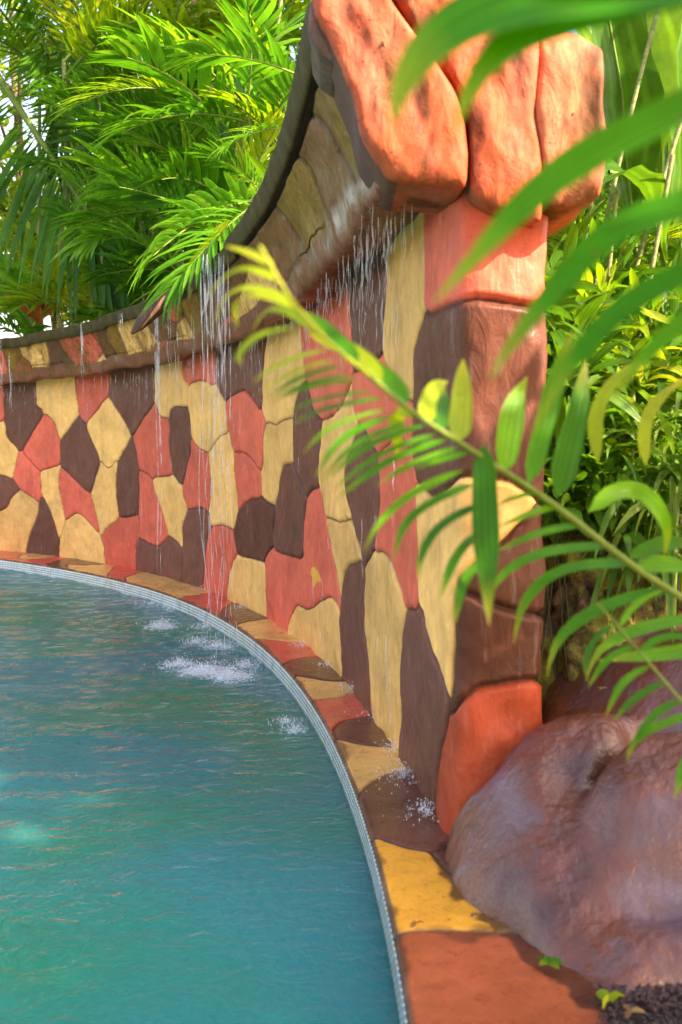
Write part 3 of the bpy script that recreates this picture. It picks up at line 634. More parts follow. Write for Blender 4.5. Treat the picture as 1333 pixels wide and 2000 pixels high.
tz = np.array([-.018, -.022, -.03, -.06, -.10, -.14, -.3, -1.3]); to = np.array([.0, -.004, -.004, -.004, -.004, -.004, -.004, -.004])
Tb = np.concatenate([(cpath[:, None] + cn[:, None] * -to[None, :, None] * -1), np.repeat(tz[None, :, None], len(cpath), 0)], -1)
uv = np.stack([np.repeat(cps[:, None], len(tz), 1), np.repeat(tz[None], len(cps), 0)], -1).reshape(-1, 2)
mesh('mosaic_band', Tb, gridfaces(len(cpath), len(tz), flip=True), M_tile, pe, uv=uv)

# ------------------------------------------------------------------ water, basin
WZ = -.128
ys = [-2.0]
while ys[-1] < 16: ys.append(ys[-1] + (.05 if ys[-1] < 2 else .0065 * ys[-1]))
ys = np.array(ys); xs = np.r_[np.linspace(-14, -6, 80)[:-1], np.linspace(-6, -3, 160)[:-1], np.linspace(-3, .9, 330)]
X, Yg = np.meshgrid(xs, ys, indexing='ij'); PW = np.c_[X.ravel(), Yg.ravel()]
spl = [((316,1222),.22,1),((350,1298),.20,.9),((400,1310),.28,1.15),((450,1322),.22,1.15),((430,1262),.25,.8),((385,1255),.2,.7),((478,1300),.2,.8),((300,1180),.3,.6),((350,1190),.3,.7),((90,1112),.35,.7),((50,1105),.3,.5),((150,1120),.25,.45),((210,1135),.25,.4),((575,1428),.09,.75),((560,1410),.1,.5),((400,1225),.2,.6)]
foam = np.zeros(len(PW)); rip = np.zeros(len(PW))
for (p, r_, s_) in spl:
    c = ground(p[0], p[1], WZ); d = np.hypot(*(PW - c).T); rel = d / r_
    foam = np.maximum(foam, s_ * .62 * np.exp(-(rel ** 2) * 1.0)); rip += s_ * .010 * np.sin(d * 30) * np.exp(-d * 1.4) * sstep(.05, .3, d)
leftness = sstep(.2, 2.2, -(PW[:, 0]) + (PW[:, 1] - 3) * .12)
chop = .008 * fbm(PW * [.6, 1.6], 2.2, 3, 4) * (.25 + leftness) + rip * .5 + .02 * np.clip(foam - .25, 0, 1) * fbm(PW, 22, 3, 9) + .015 * np.clip(foam - .2, 0, 1)
calm = np.clip(.45 + .75 * leftness, 0, 1.2)
water = mesh('pool_water', np.c_[PW, WZ + chop], gridfaces(len(xs), len(ys)), M_water, None, {'foam': foam, 'calm': calm})
tag(water, 'turquoise rippled pool water below the mosaic band', 'water', kind='structure')
bm_, n, b, out = new_mat('basin_plaster'); xn = noise(n, .8, 3, .5, nd(n, 'ShaderNodeNewGeometry').outputs['Position'])
n.links.new(ramp(n, xn.outputs[0], [(.35, (.10, .42, .38)), (.65, (.30, .60, .58))]).outputs[0], b.inputs['Base Color'])
tag(mesh('pool_floor', [(-14, -2, -1.3), (1.5, -2, -1.3), (1.5, 17, -1.3), (-14, 17, -1.3)], [[0, 1, 2, 3]], bm_), 'pale turquoise floor under the pool water', 'pool floor', kind='structure')

# ------------------------------------------------------------------ ground behind the wall and bank on the right
def soil_mat():
    m, n, b, out = new_mat('mossy_soil'); P = nd(n, 'ShaderNodeNewGeometry').outputs['Position']
    a = noise(n, 9, 6, .7, P); c = ramp(n, a.outputs[0], [(.35, (.018, .010, .006)), (.55, (.12, .065, .03)), (.75, (.28, .16, .07))]).outputs[0]
    g = noise(n, 3.5, 6, .75, P, .5); c = mix(n, c, (.30, .27, .03), ramp(n, g.outputs[0], [(.42, 0), (.56, .9)]).outputs[0])
    n.links.new(c, b.inputs['Base Color']); b.inputs['Roughness'].default_value = .9
    nb = bump(n, a.outputs[0], .9, .04); nb = bump(n, noise(n, 70, 4, .7, P).outputs[0], .8, .012, nb); n.links.new(nb, b.inputs['Normal']); return m
M_soil = soil_mat()
gx = np.r_[np.linspace(-60, -14, 24)[:-1], np.linspace(-14, .5, 60)[:-1], np.linspace(.5, 4, 150)[:-1], np.linspace(4, 60, 30)]
gy = np.r_[np.linspace(-20, 1.5, 20)[:-1], np.linspace(1.5, 6, 170)[:-1], np.linspace(6, 20, 50)[:-1], np.linspace(20, 90, 30)]
X, Yg = np.meshgrid(gx, gy, indexing='ij'); PG = np.c_[X.ravel(), Yg.ravel()]
from_wall = []
bx = np.r_[base, [[.45, 3.45]]]
# signed side: right of / behind the wall is land
inner = np.interp(PG[:, 1], cpath[::-1, 1][np.argsort(cpath[::-1, 1])], cpath[::-1, 0][np.argsort(cpath[::-1, 1])])
pool = (PG[:, 0] < np.interp(PG[:, 1], np.sort(base[:, 1]), base[np.argsort(base[:, 1]), 0]) + .32) & (PG[:, 1] < base[:, 1].max())
near = PG[:, 0] < inner + .8
zg = np.full(len(PG), -.05) + .02 * fbm(PG, 1.3, 3, 2)
bank = sstep(1.0, 2.4, PG[:, 0] + .55 * (PG[:, 1] - 3.6)) * 1.15 * sstep(2.9, 4.3, PG[:, 1] + .3 * PG[:, 0])
zg += bank + .10 * fbm(PG, 3.2, 3, 6) * (bank > .02) * sstep(0, .3, bank)
zg += sstep(14, 60, PG[:, 1]) * 1.5
zg = np.where(pool & (PG[:, 1] > -2), -1.6, zg); zg = np.where((PG[:, 0] < inner + .25) & (PG[:, 1] <= 3.6), -1.6, zg)
zg = np.where((PG[:, 0] < inner + 1.0) & (PG[:, 1] <= 4) & (zg > -1), -.06, zg)
tag(mesh('garden_ground', np.c_[PG, zg], gridfaces(len(gx), len(gy)), M_soil), 'dark mossy garden soil rising in a bank right of the wall', 'ground', kind='structure')
#PART2
# ------------------------------------------------------------------ leaf and frond builders
def leafbatch(P, W, N, fold=.25, lr=None):
    """n leaves of K stations each; returns vertices, quads, leaf attribute"""
    n, K = P.shape[:2]; T = np.gradient(P, axis=1); T /= np.linalg.norm(T, axis=2, keepdims=True) + 1e-9
    S = np.cross(T, N); S /= np.linalg.norm(S, axis=2, keepdims=True) + 1e-9; U = np.cross(S, T)
    w_ = W[..., None] / 2; V = np.stack([P - S * w_ + U * w_ * fold, P, P + S * w_ + U * w_ * fold], 2)
    i = (np.arange(n)[:, None, None] * K + np.arange(K - 1)[None, :, None]) * 3 + np.arange(2)[None, None, :]
    F_ = np.stack([i, i + 1, i + 4, i + 3], -1).reshape(-1, 4)
    lr = rng.random(n) if lr is None else lr
    At = np.stack([np.broadcast_to(lr[:, None, None], (n, K, 3)), np.broadcast_to(np.linspace(0, 1, K)[None, :, None], (n, K, 3)), np.broadcast_to(np.array([0, .5, 1.])[None, None], (n, K, 3))], -1)
    return V.reshape(-1, 3), F_, At.reshape(-1, 3)
def tube(path_, rad, sides=7):
    path_ = np.array(path_, float); rad = np.broadcast_to(np.array(rad, float), (len(path_),)); T = np.gradient(path_, axis=0); T /= np.linalg.norm(T, axis=1, keepdims=True) + 1e-9
    ref = np.array([0, 0, 1.]) if abs(T[0, 2]) < .9 else np.array([1., 0, 0]); S = np.cross(T, ref); S /= np.linalg.norm(S, axis=1, keepdims=True) + 1e-9; U = np.cross(T, S)
    a = np.linspace(0, 2 * np.pi, sides, endpoint=False)
    V = path_[:, None] + rad[:, None, None] * (S[:, None] * np.cos(a)[None, :, None] + U[:, None] * np.sin(a)[None, :, None])
    i = np.arange(len(path_) - 1)[:, None] * sides; j = np.arange(sides)[None]; j2 = (j + 1) % sides
    return V.reshape(-1, 3), np.stack([i + j, i + j2, i + sides + j2, i + sides + j], -1).reshape(-1, 4)
def join(parts):
    V = []; F_ = []; A_t = []; o = 0; mi = []
    for p in parts:
        v, f, a, m_ = p; V.append(v); F_.append(f + o); A_t.append(a if a is not None else np.full((len(v), 3), .5)); mi.append(np.full(len(f), m_)); o += len(v)
    return np.concatenate(V), np.concatenate(F_), np.concatenate(A_t), np.concatenate(mi)
def leafmesh(name, parts, mats, parent=None, world=True):
    V, F_, At, mi = join(parts); o = mesh(name, V, F_, mats[0], parent, {'Lf': At}, world=world)
    for m_ in mats[1:]: o.data.materials.append(m_)
    if len(mats) > 1: o.data.polygons.foreach_set('material_index', mi.astype(np.int32))
    return o
def wprof(K, peak=.35, power=.8):
    t = np.linspace(0, 1, K); a = np.where(t < peak, np.sin(t / peak * np.pi / 2) ** .7, np.cos((t - peak) / (1 - peak) * np.pi / 2) ** power)
    return np.clip(a, .02, 1)
def frond_parts(npair, llen, lwid, arch, droop, rise=.35, r=None, spread=62, K=6, start=.16, gap=.1):
    """pinnate frond, chord along +X, unit length"""
    r = r or np.random.default_rng(1); t = np.linspace(0, 1, 30)
    rach = np.c_[t, .03 * np.sin(t * 3) * r.uniform(-1, 1), arch * 4 * t * (1 - t)]
    tl = np.repeat(np.linspace(start, .99, npair), 2); sgn = np.tile([-1, 1], npair) ; tl = tl + r.uniform(-.008, .008, len(tl)); n = len(tl)
    B = np.stack([np.interp(tl, t, rach[:, k]) for k in range(3)], 1)
    T = np.gradient(rach, axis=0); Tt = np.stack([np.interp(tl, t, T[:, k]) for k in range(3)], 1); Tt /= np.linalg.norm(Tt, axis=1, keepdims=True)
    side = np.c_[np.zeros(n), sgn, np.zeros(n)]; up = np.cross(Tt, [0, 1, 0]) * -1; up = np.cross(Tt, side); up = np.where(up[:, 2:3] < 0, -up, up)
    ang = np.radians(spread - 42 * np.clip((tl - start) / (1 - start), 0, 1) ** 1.5 + r.normal(0, 5, n)); ri = np.radians(rise * 60 + r.normal(0, 7, n))
    D = np.cos(ang)[:, None] * Tt + np.sin(ang)[:, None] * (np.cos(ri)[:, None] * side + np.sin(ri)[:, None] * up)
    L = llen * (.45 + .55 * np.sin(np.pi * np.clip((tl - start) / (1 - start) * .86 + .14, 0, 1)) ** .8) * r.uniform(.88, 1.08, n)
    s = np.linspace(0, 1, K); dr = droop * r.uniform(.6, 1.5, n)
    P = B[:, None] + D[:, None] * (L[:, None] * s)[..., None]; P[..., 2] -= (L * dr)[:, None] * s ** 2.2
    P[..., 0] += (L * .12)[:, None] * s ** 2
    W = lwid * r.uniform(.8, 1.15, n)[:, None] * wprof(K, .35)[None]
    N = np.broadcast_to(up[:, None] + D[:, None] * -.2, P.shape)
    v, f, a = leafbatch(P, W, N, .35, r.random(n))
    tv, tf = tube(rach, .011 * (1 - .8 * t) + .0015, 5)
    return [(v, f, a, 0), (tv, tf, None, 1)]
FR = {}
def frond_data(key, n=5, **kw):
    L = []
    for i in range(n):
        r = np.random.default_rng(hash(key) % 999 if False else sum(map(ord, key)) * 31 + i)
        k2 = dict(kw); k2['arch'] = kw['arch'] * r.uniform(.5, 1.4); k2['droop'] = kw['droop'] * r.uniform(.6, 1.4)
        V, F_, At, mi = join(frond_parts(r=r, **k2)); L.append((V, F_, At, mi))
    FR[key] = L
frond_data('areca', 6, npair=22, llen=.42, lwid=.034, arch=.13, droop=.34, K=6, rise=.5)
frond_data('fan', 5, npair=15, llen=.48, lwid=.058, arch=.12, droop=.36, K=7, rise=.5)
frond_data('coco', 4, npair=50, llen=.34, lwid=.018, arch=.10, droop=.10, K=5, rise=.25)
frond_data('small', 5, npair=13, llen=.50, lwid=.085, arch=.16, droop=.35, K=6)
MD = {}
def frond_obj(kind, i, mat, parent, b, tip, roll=0.0):
    key = (kind, i % len(FR[kind]), mat.name)
    if key not in MD:
        V, F_, At, mi = FR[kind][key[1]]; o = mesh('frond', V, F_, mat, None, {'Lf': At}); o.data.materials.append(M_rachis); o.data.polygons.foreach_set('material_index', mi.astype(np.int32)); MD[key] = o.data
    else: o = bpy.data.objects.new('frond', MD[key]); COL.objects.link(o)
    b, tip = Vector(b), Vector(tip); x = tip - b; L = x.length; x.normalize(); z = Vector((0, 0, 1)); y = z.cross(x)
    if y.length < .05: y = Vector((0, 1, 0))
    y.normalize(); z = x.cross(y); M = Matrix((x, y, z)).transposed().to_4x4() @ Matrix.Rotation(roll, 4, 'X')
    o.parent = parent; o.matrix_local = Matrix.Translation(b - Vector(parent.location)) @ M @ Matrix.Scale(L, 4)
    return o
GZ = -.05
def wall_y(px): return float(np.interp(px, [-300, 0, 114, 204, 396, 516, 590, 663, 900], [14.5, 13.4, 12.6, 11.8, 9.75, 8.1, 7.1, 6.0, 5]))
def palm(px, py, d, n, L, kind, mat, label, name='palm', cat='palm', group=None, stems=3, spreadr=.35, up=(.1, 1.25), explicit=(), seed=0, flat=1.0):
    r = np.random.default_rng(seed + int(px * 7 + py)); rat = 1.0
    if px < 1000: d2 = max(d, wall_y(px) + .95); rat = d2 / d; d = d2; L = L * rat; spreadr = min(spreadr, .38)
    c = at(px, py, d); root = empty(name, (c[0], c[1], GZ), label, cat, group)
    heads = []
    for k in range(stems):
        h = c + np.array([r.normal(0, spreadr), r.normal(0, spreadr), r.normal(0, spreadr * 1.1)]); heads.append(h)
        ft = np.array([c[0] + r.normal(0, .12), c[1] + r.normal(0, .12), GZ]); t = np.linspace(0, 1, 14)[:, None]
        pth = ft * (1 - t) + h * t + np.array([[.1, 0, 0]]) * np.sin(t * np.pi) * r.normal(0, 1)
        v, f = tube(pth, .035 * (1 - .45 * t[:, 0]) * (1.3 if kind == 'coco' else 1), 8); mesh('stem', v, f, M_stem, root)
    for k in range(n):
        h = heads[k % stems]; az = r.uniform(0, 6.283); el = r.uniform(*up); l = L * r.uniform(.75, 1.15)
        b = h - np.array([0, 0, r.uniform(0, .25)]); el2 = el - .35
        tip = b + l * np.array([math.cos(az) * math.cos(el2), math.sin(az) * math.cos(el2) * flat, math.sin(el2)])
        frond_obj(kind, k + seed, mat, root, b, tip, r.normal(0, .35))
    for (bp, tp_, bd, td, kd, mt, ro) in explicit:
        frond_obj(kd, int(bp[0]) , mt, root, at(*bp, max(bd * rat, wall_y(bp[0]) + .45 if px < 1000 else 0)), at(*tp_, td * rat), ro)
    return root

# ------------------------------------------------------------------ palms and trees behind the wall
g = 'palms growing behind the pool wall'
palm(300, 470, 9.3, 12, 1.5, 'areca', M_palm, 'bright green palm clump spreading over the middle of the wall', group=g, stems=4, spreadr=.4, up=(.45, 1.5),
     explicit=[((345,355),(190,170),9.2,8.9,'fan',M_palm,.1),((350,350),(420,180),9.2,9.4,'areca',M_palm,.2),((340,355),(175,385),9.0,8.2,'areca',M_palm,.3),((430,420),(200,245),8.7,8.3,'areca',M_palm,.2),((330,425),(165,480),8.8,8.0,'fan',M_palm,-.2),((345,540),(230,300),9.4,9.6,'fan',M_palm,.5),((290,560),(140,350),9.2,9.0,'areca',M_palm,.2),((420,430),(150,440),8.4,8.2,'areca',M_palm,.3),((300,520),(215,330),9.0,9.0,'fan',M_palm,.6),((380,500),(330,320),8.8,8.9,'fan',M_palm_lime,.4),((250,560),(120,420),9.4,9.2,'fan',M_palm,.2),((300,600),(200,470),9.2,9.0,'small',M_palm,.3)])
palm(480, 400, 8.6, 11, 1.35, 'fan', M_palm, 'broad leaved green palm nearest the olive gutter board', group=g, stems=3, seed=3, spreadr=.35, up=(.4, 1.5),
     explicit=[((590,150),(370,110),7.4,7.2,'fan',M_palm,.3),((560,250),(440,290),7.8,7.5,'fan',M_palm,-.2),((440,325),(430,210),8.2,8.3,'fan',M_palm,1.2),((520,400),(395,300),7.7,7.6,'areca',M_palm,.4),((525,385),(300,500),7.5,7.0,'fan',M_palm,.4),((530,380),(340,560),7.4,6.9,'areca',M_palm,-.3),((470,420),(540,250),7.9,7.8,'fan',M_palm_lime,.3),((455,500),(380,420),7.6,7.5,'small',M_palm,.2)])
palm(400, 545, 8.4, 14, .95, 'small', M_palm, 'low green palm with drooping leaves right on the gutter edge', group=g, stems=3, seed=5, spreadr=.25, up=(.2, 1.4),
     explicit=[((430,520),(300,600),7.9,7.5,'small',M_palm,.2),((380,540),(190,540),8.4,8.3,'areca',M_palm_dark,.2),((470,500),(365,590),7.4,7.2,'fan',M_palm,.2)])
palm(290, 140, 11.2, 10, 2.0, 'areca', M_palm_lime, 'tall yellow green palm clump against the sky', group=g, stems=5, seed=7, spreadr=.6)
palm(470, 150, 10.2, 10, 1.6, 'areca', M_palm_lime, 'sunlit lime palm crown beside the orange end stones', group=g, stems=4, seed=9, spreadr=.45, explicit=[((560,300),(480,60),9.5,9.6,'areca',M_palm_lime,.3)])
palm(520, 230, 9.2, 11, 1.3, 'fan', M_palm, 'dense green palm between the lime crown and the gutter', group=g, stems=3, seed=10, spreadr=.35)
palm(70, 150, 10.6, 5, 1.7, 'coco', M_palm, 'dark palm with long feathered fronds at the left edge', group=g, stems=2, seed=11, spreadr=.3,
     explicit=[((-30,110),(285,585),9.6,9.2,'coco',M_palm_dark,.9),((-10,-60),(110,330),9.9,9.8,'coco',M_palm_dark,-.5),((60,-40),(190,260),10.4,10.2,'coco',M_palm,.3)])
palm(150, 90, 12.4, 8, 2.2, 'coco', M_palm_lime, 'far lime palm with feathered fronds in the upper left', group=g, stems=4, seed=13, spreadr=.6)
palm(235, 290, 11.4, 5, 1.4, 'areca', M_palm_dark, 'shaded palm clump between the feathered palm and the bright clump', group=g, stems=4, seed=15, spreadr=.45)
palm(60, 620, 13.2, 12, .95, 'small', M_palm, 'small bushy palm peeping over the far wall', group=g, stems=3, seed=17, spreadr=.22, up=(.45, 1.3))
palm(165, 600, 12.2, 12, .95, 'small', M_palm_lime, 'small yellow green palm over the far wall beside the red leaved plant', group=g, stems=3, seed=19, spreadr=.22, up=(.45, 1.3))
palm(245, 575, 11.4, 12, .9, 'small', M_palm, 'low fresh green palm left of the dead stalk', group=g, stems=3, seed=20, spreadr=.22, up=(.5, 1.35))
palm(410, 300, 12.5, 9, 1.8, 'areca', M_palm_lime, 'bright palm clump deep behind the middle palms', group=g, stems=4, seed=23, spreadr=.6)
palm(330, 590, 10.4, 9, .8, 'small', M_palm_dark, 'lowest dark palm tuft behind the gutter boards', group=g, stems=2, seed=29, spreadr=.15, up=(.6, 1.4))

def curvedleaves(B, D, L, Wd, droop, K=7, peak=.4, fold=.3, r=rng, wav=0):
    n = len(B); s = np.linspace(0, 1, K); D = D / np.linalg.norm(D, axis=1, keepdims=True)
    P = B[:, None] + D[:, None] * (L[:, None] * s)[..., None]; P[..., 2] -= (L * droop)[:, None] * s ** 2
    side = np.cross(D, [0, 0, 1.]); side /= np.linalg.norm(side, axis=1, keepdims=True) + 1e-6
    N = np.cross(side, D) + .5 * r.normal(0, 1, (n, 3)); N = np.broadcast_to(N[:, None], P.shape)
    return leafbatch(P, Wd[:, None] * wprof(K, peak)[None], N, fold, r.random(n))
def shrub(px, py, d, rad, n, L, Wd, mat, label, name='shrub', cat='shrub', group=None, droop=.35, seed=0, squash=1, mats=None, upb=.4, stemn=3, K=6, fold=.3, gz=None, tall=None):
    r = np.random.default_rng(seed + int(px + py)); c = at(px, py, d); root = empty(name, (c[0], c[1], GZ if gz is None else gz), label, cat, group)
    g_ = np.array([c[0], c[1], GZ if gz is None else gz])
    u = r.normal(0, 1, (n, 3)); u /= np.linalg.norm(u, axis=1, keepdims=True); q = r.random(n) ** .5
    lump = 1 + .35 * fbm(u * 1.7, 1, 2, seed); B = c + u * (q * rad * lump)[:, None] * [1, 1, squash]
    D = u + [0, 0, upb] + r.normal(0, .45, (n, 3)); v, f, a = curvedleaves(B, D, L * r.uniform(.6, 1.2, n), Wd * r.uniform(.7, 1.2, n), droop * r.uniform(.3, 1.8, n), K, r=r, fold=fold)
    leafmesh('foliage', [(v, f, a, 0)], [mat], root)
    P_ = []
    for k in range(stemn):
        e = B[r.integers(n)]; t = np.linspace(0, 1, 8)[:, None]; b0 = g_ + [r.normal(0, .06), r.normal(0, .06), 0]
        pt = b0 * (1 - t) + e * t; pt[:, :2] += (c[:2] - pt[:, :2]) * .3 * np.sin(t * np.pi); v, f = tube(pt, .0035 * (1 - .6 * t[:, 0]) * (1 + rad), 5); P_.append((v, f, None, 0))
    V, F_, At, mi = join(P_); mesh('stem', V, F_, M_twig, root)
    return root
# broad trees far behind, seen between the palms
def tree(px, py, d, rad, n, ls, mat, label, seed):
    r = np.random.default_rng(seed); c = at(px, py, d); root = empty('garden_tree', (c[0], c[1], GZ), label, 'tree', 'trees far behind the palms')
    t = np.linspace(0, 1, 16)[:, None]; base_ = np.array([c[0], c[1], GZ]); tr = base_ * (1 - t) + (c + [0, 0, rad * .3]) * t + np.sin(t * 5) * [.15, .1, 0]
    parts = [tube(tr, .16 * (1 - .7 * t[:, 0]), 9) + (None, 0)]; heads = []
    for k in range(14):
        a = r.uniform(0, 6.28); e = c + rad * np.array([math.cos(a) * r.uniform(.3, .85), math.sin(a) * r.uniform(.3, .8), r.uniform(-.6, .75)]); heads.append(e)
        s = tr[r.integers(7, 15)]; q = np.linspace(0, 1, 7)[:, None]; parts.append(tube(s * (1 - q) + e * q + [0, 0, .1] * np.sin(q * 3.1), .05 * (1 - .7 * q[:, 0]), 6) + (None, 0))
    V, F_, At, mi = join(parts); mesh('trunk', V, F_, M_trunk, root)
    heads = np.array(heads); k = r.integers(0, len(heads), n); u = r.normal(0, 1, (n, 3)); u /= np.linalg.norm(u, axis=1, keepdims=True)
    B = heads[k] + u * (r.random(n) ** .6 * rad * .42)[:, None] * [1, 1, .7]
    v, f, a = curvedleaves(B, u + r.normal(0, .6, (n, 3)) + [0, 0, -.2], ls * r.uniform(.6, 1.3, n), ls * .42 * r.uniform(.7, 1.2, n), np.full(n, .2), 4, r=r)
    leafmesh('crown', [(v, f, a, 0)], [mat], root); return root
tree(60, 470, 20, 2.4, 2600, .22, M_palm_lime, 'airy yellow green tree far behind the wall at the left edge', 1)
tree(330, 240, 19, 3.0, 3000, .26, M_palm_lime, 'tall lime tree far behind the middle palms', 2)
tree(560, 330, 15, 2.3, 3200, .24, M_shrub, 'green tree far behind the broad leaved palm', 3)
tree(110, 500, 19, 1.8, 3800, .20, M_palm_lime, 'second airy yellow green tree just right of the one at the left edge', 4)
tree(40, 60, 21, 3.2, 1600, .28, M_palm_lime, 'far lime tree in the top left corner', 5)
tree(480, -160, 16, 2.4, 1200, .26, M_palm, 'high green tree above the lime palm crown', 7)
# surroundings that the water and wet paint mirror
tree(-900, 200, 20, 4.2, 5200, .34, M_palm, 'large green tree out beyond the left end of the pool', 8)
tree(-420, 250, 22, 4.0, 5200, .34, M_palm, 'round green tree at the far left beyond the pool', 9)
tree(900, -420, 11, 3.0, 5200, .30, M_palm_dark, 'dark leafy tree high above the orange end stones', 10)
tree(350, -700, 13, 3.4, 5200, .34, M_palm, 'high green tree leaning over behind the wall', 11)
tree(-300, -500, 16, 3.8, 5600, .36, M_palm_lime, 'high yellow green tree above the far left palms', 12)
sc_ = np.array([3.75, 1.85, 3.05]); tree_px = project(sc_)
def shade_tree(c, rad, n, label, seed, zs=.62):
    r = np.random.default_rng(seed); root = empty('garden_tree', (c[0], c[1], GZ), label, 'tree')
    t = np.linspace(0, 1, 14)[:, None]; parts = [tube(np.array([c[0] + .5, c[1] - .2, GZ]) * (1 - t) + np.array(c) * t, .09 * (1 - .6 * t[:, 0]), 9) + (None, 0)]
    for k in range(9):
        e = np.array(c) + rad * r.uniform(-.8, .8, 3) * [1, 1, zs]; q = np.linspace(0, 1, 6)[:, None]; parts.append(tube(np.array(c) * (1 - q) + e * q, .03 * (1 - .7 * q[:, 0]), 5) + (None, 0))
    V, F_, At, mi = join(parts); mesh('trunk', V, F_, M_trunk, root)
    u = r.normal(0, 1, (n, 3)); u /= np.linalg.norm(u, axis=1, keepdims=True); B = np.array(c) + u * (r.random(n) ** .5 * rad)[:, None] * [1, 1, zs]
    v, f, a = curvedleaves(B, u + r.normal(0, .6, (n, 3)), .26 * r.uniform(.6, 1.3, n), .09 * r.uniform(.7, 1.2, n), np.full(n, .3), 5, r=r)
    leafmesh('crown', [(v, f, a, 0)], [M_palm], root)
shade_tree((3.75, 1.85, 2.95), 1.35, 900, 'leafy young tree just outside the right edge, shading the boulder', 41)
shade_tree((4.4, 4.6, 3.6), 1.2, 320, 'thin crowned young tree right of the banana plants', 43)
shade_tree((3.0, .75, 2.9), 1.5, 1500, 'dense unseen young tree added to shade the near water', 45, .55)  # added out of view to keep the sun off the near water
shade_tree((4.5, -.9, 3.9), 2.0, 800, 'tall dense unseen tree added to shade the middle of the pool', 47, .4)  # another unseen crown, added so the pool lies in shade further out
shade_tree((4.55, .8, 4.1), 1.15, 900, 'small dense unseen tree added for shade between its taller neighbours', 51, .42)  # unseen, added to block a leftover sun spot on the pool
shade_tree((2.2, -2.2, 4.0), 1.8, 1500, 'broad dense tree behind the viewer beside the pool', 49, .5)
# red leaved plant on the left
def straps(px, py, d, n, L, Wd, mat, label, name, cat, el=(.3, 1.4), droop=.5, seed=0, gz=GZ, az=(0, 6.283), peak=.45, stalk=True, fold=.35, K=9):
    r = np.random.default_rng(seed + int(px)); d = max(d, wall_y(px) + .7) if px < 900 else d; c = at(px, py, d); root = empty(name, (c[0], c[1], gz), label, cat)
    a = r.uniform(*az, n); e = r.uniform(*el, n); D = np.c_[np.cos(a) * np.cos(e), np.sin(a) * np.cos(e), np.sin(e)]
    v, f, at__ = curvedleaves(np.tile(c, (n, 1)) + D * .03 + r.normal(0, .02, (n, 3)), D, L * r.uniform(.6, 1.15, n), Wd * r.uniform(.75, 1.15, n), droop * r.uniform(.5, 1.5, n), K, peak, fold, r)
    m_ = len(v) // n; nf = len(f) // n
    if n <= 16:
        for k in range(n): leafmesh('leaf', [(v[k*m_:(k+1)*m_], f[k*nf:(k+1)*nf] - k*m_, at__[k*m_:(k+1)*m_], 0)], [mat], root)
    else: leafmesh('foliage', [(v, f, at__, 0)], [mat], root)
    if stalk and c[2] - gz > .1:
        t = np.linspace(0, 1, 8)[:, None]; vv, ff = tube(np.array([c[0], c[1], gz]) * (1 - t) + c * t, .012 + Wd * .1, 7); mesh('stem', vv, ff, M_rachis, root)
    return root
straps(75, 632, 12.6, 16, .85, .09, M_red, 'red leaved strappy plant behind the far wall', 'cordyline', 'plant', (.5, 1.5), .25, 1)
straps(235, 640, 11.0, 14, .8, .08, M_palm, 'green strappy plant rising over the gutter beside the dead stalk', 'cordyline', 'plant', (.5, 1.5), .3, 2)
straps(490, 620, 7.7, 15, .9, .10, M_broad, 'broad dark strap leaves behind the stepped end of the gutter', 'bromeliad', 'plant', (.3, 1.4), .3, 3)
straps(560, 420, 7.4, 15, .75, .085, M_broad, 'glossy upright strap leaves touching the olive gutter board', 'bromeliad', 'plant', (.4, 1.5), .35, 4)

# ------------------------------------------------------------------ right hand side: broad leaves and undergrowth
def blade(mid, wid, nrm_, K=16, wav=.06, peak=.45, seed=0):
    mid = np.array(mid, float); s = np.linspace(0, 1, len(mid)); t = np.linspace(0, 1, K)
    for _ in range(2): 
        a, b = mid[:-1], mid[1:]; mid = np.r_[mid[:1], np.stack([.75*a+.25*b, .25*a+.75*b], 1).reshape(-1, 3), mid[-1:]]
    L = np.r_[0, np.cumsum(np.linalg.norm(np.diff(mid, axis=0), axis=1))]; P = np.stack([np.interp(t * L[-1], L, mid[:, k]) for k in range(3)], 1)
    T = np.gradient(P, axis=0); T /= np.linalg.norm(T, axis=1, keepdims=True); S = np.cross(T, nrm_); S /= np.linalg.norm(S, axis=1, keepdims=True); U = np.cross(S, T)
    W = wid * wprof(K, peak, .7); cols_ = np.linspace(-1, 1, 9); r = np.random.default_rng(seed)
    V = P[:, None] + S[:, None] * (W[:, None] / 2 * cols_)[..., None] + U[:, None] * (W[:, None] * (.22 * np.abs(cols_) - wav * np.sin(t[:, None] * 26 + cols_ * 2 + seed) * np.abs(cols_)))[..., None]
    At = np.stack([np.full((K, 9), r.random()), np.tile(t[:, None], (1, 9)), np.tile(np.linspace(0, 1, 9), (K, 1))], -1)
    return V.reshape(-1, 3), gridfaces(K, 9), At.reshape(-1, 3)
def broad_plant(name, cat, label, foot, leaves, gz=.3, seed=0):
    """leaves: (list of photo positions with distance, width px, normal)"""
    f0 = at(*foot); root = empty(name, (f0[0], f0[1], gz), label, cat)
    for i, (pts, wpx, nr) in enumerate(leaves):
        P = [at(*p) for p in pts]; V, F_, At = blade(P, wpx * pts[0][2] / FPX, np.array(nr, float), seed=seed + i); q = np.linspace(0, 1, 10)[:, None]
        st = np.array([f0[0], f0[1], gz]) * (1 - q) + P[0] * q; st[:, 0] += .06 * np.sin(q[:, 0] * 3.1)
        lf = leafmesh('leaf', [(V, F_, At, 0)], [M_broad], root)
        mt = np.array(P); vv, ff = tube(np.r_[st, mt[1:-1]], np.r_[np.full(10, .014), np.full(len(mt) - 2, .008)], 6); mesh('stalk', vv, ff, M_rachis, root)
    return root
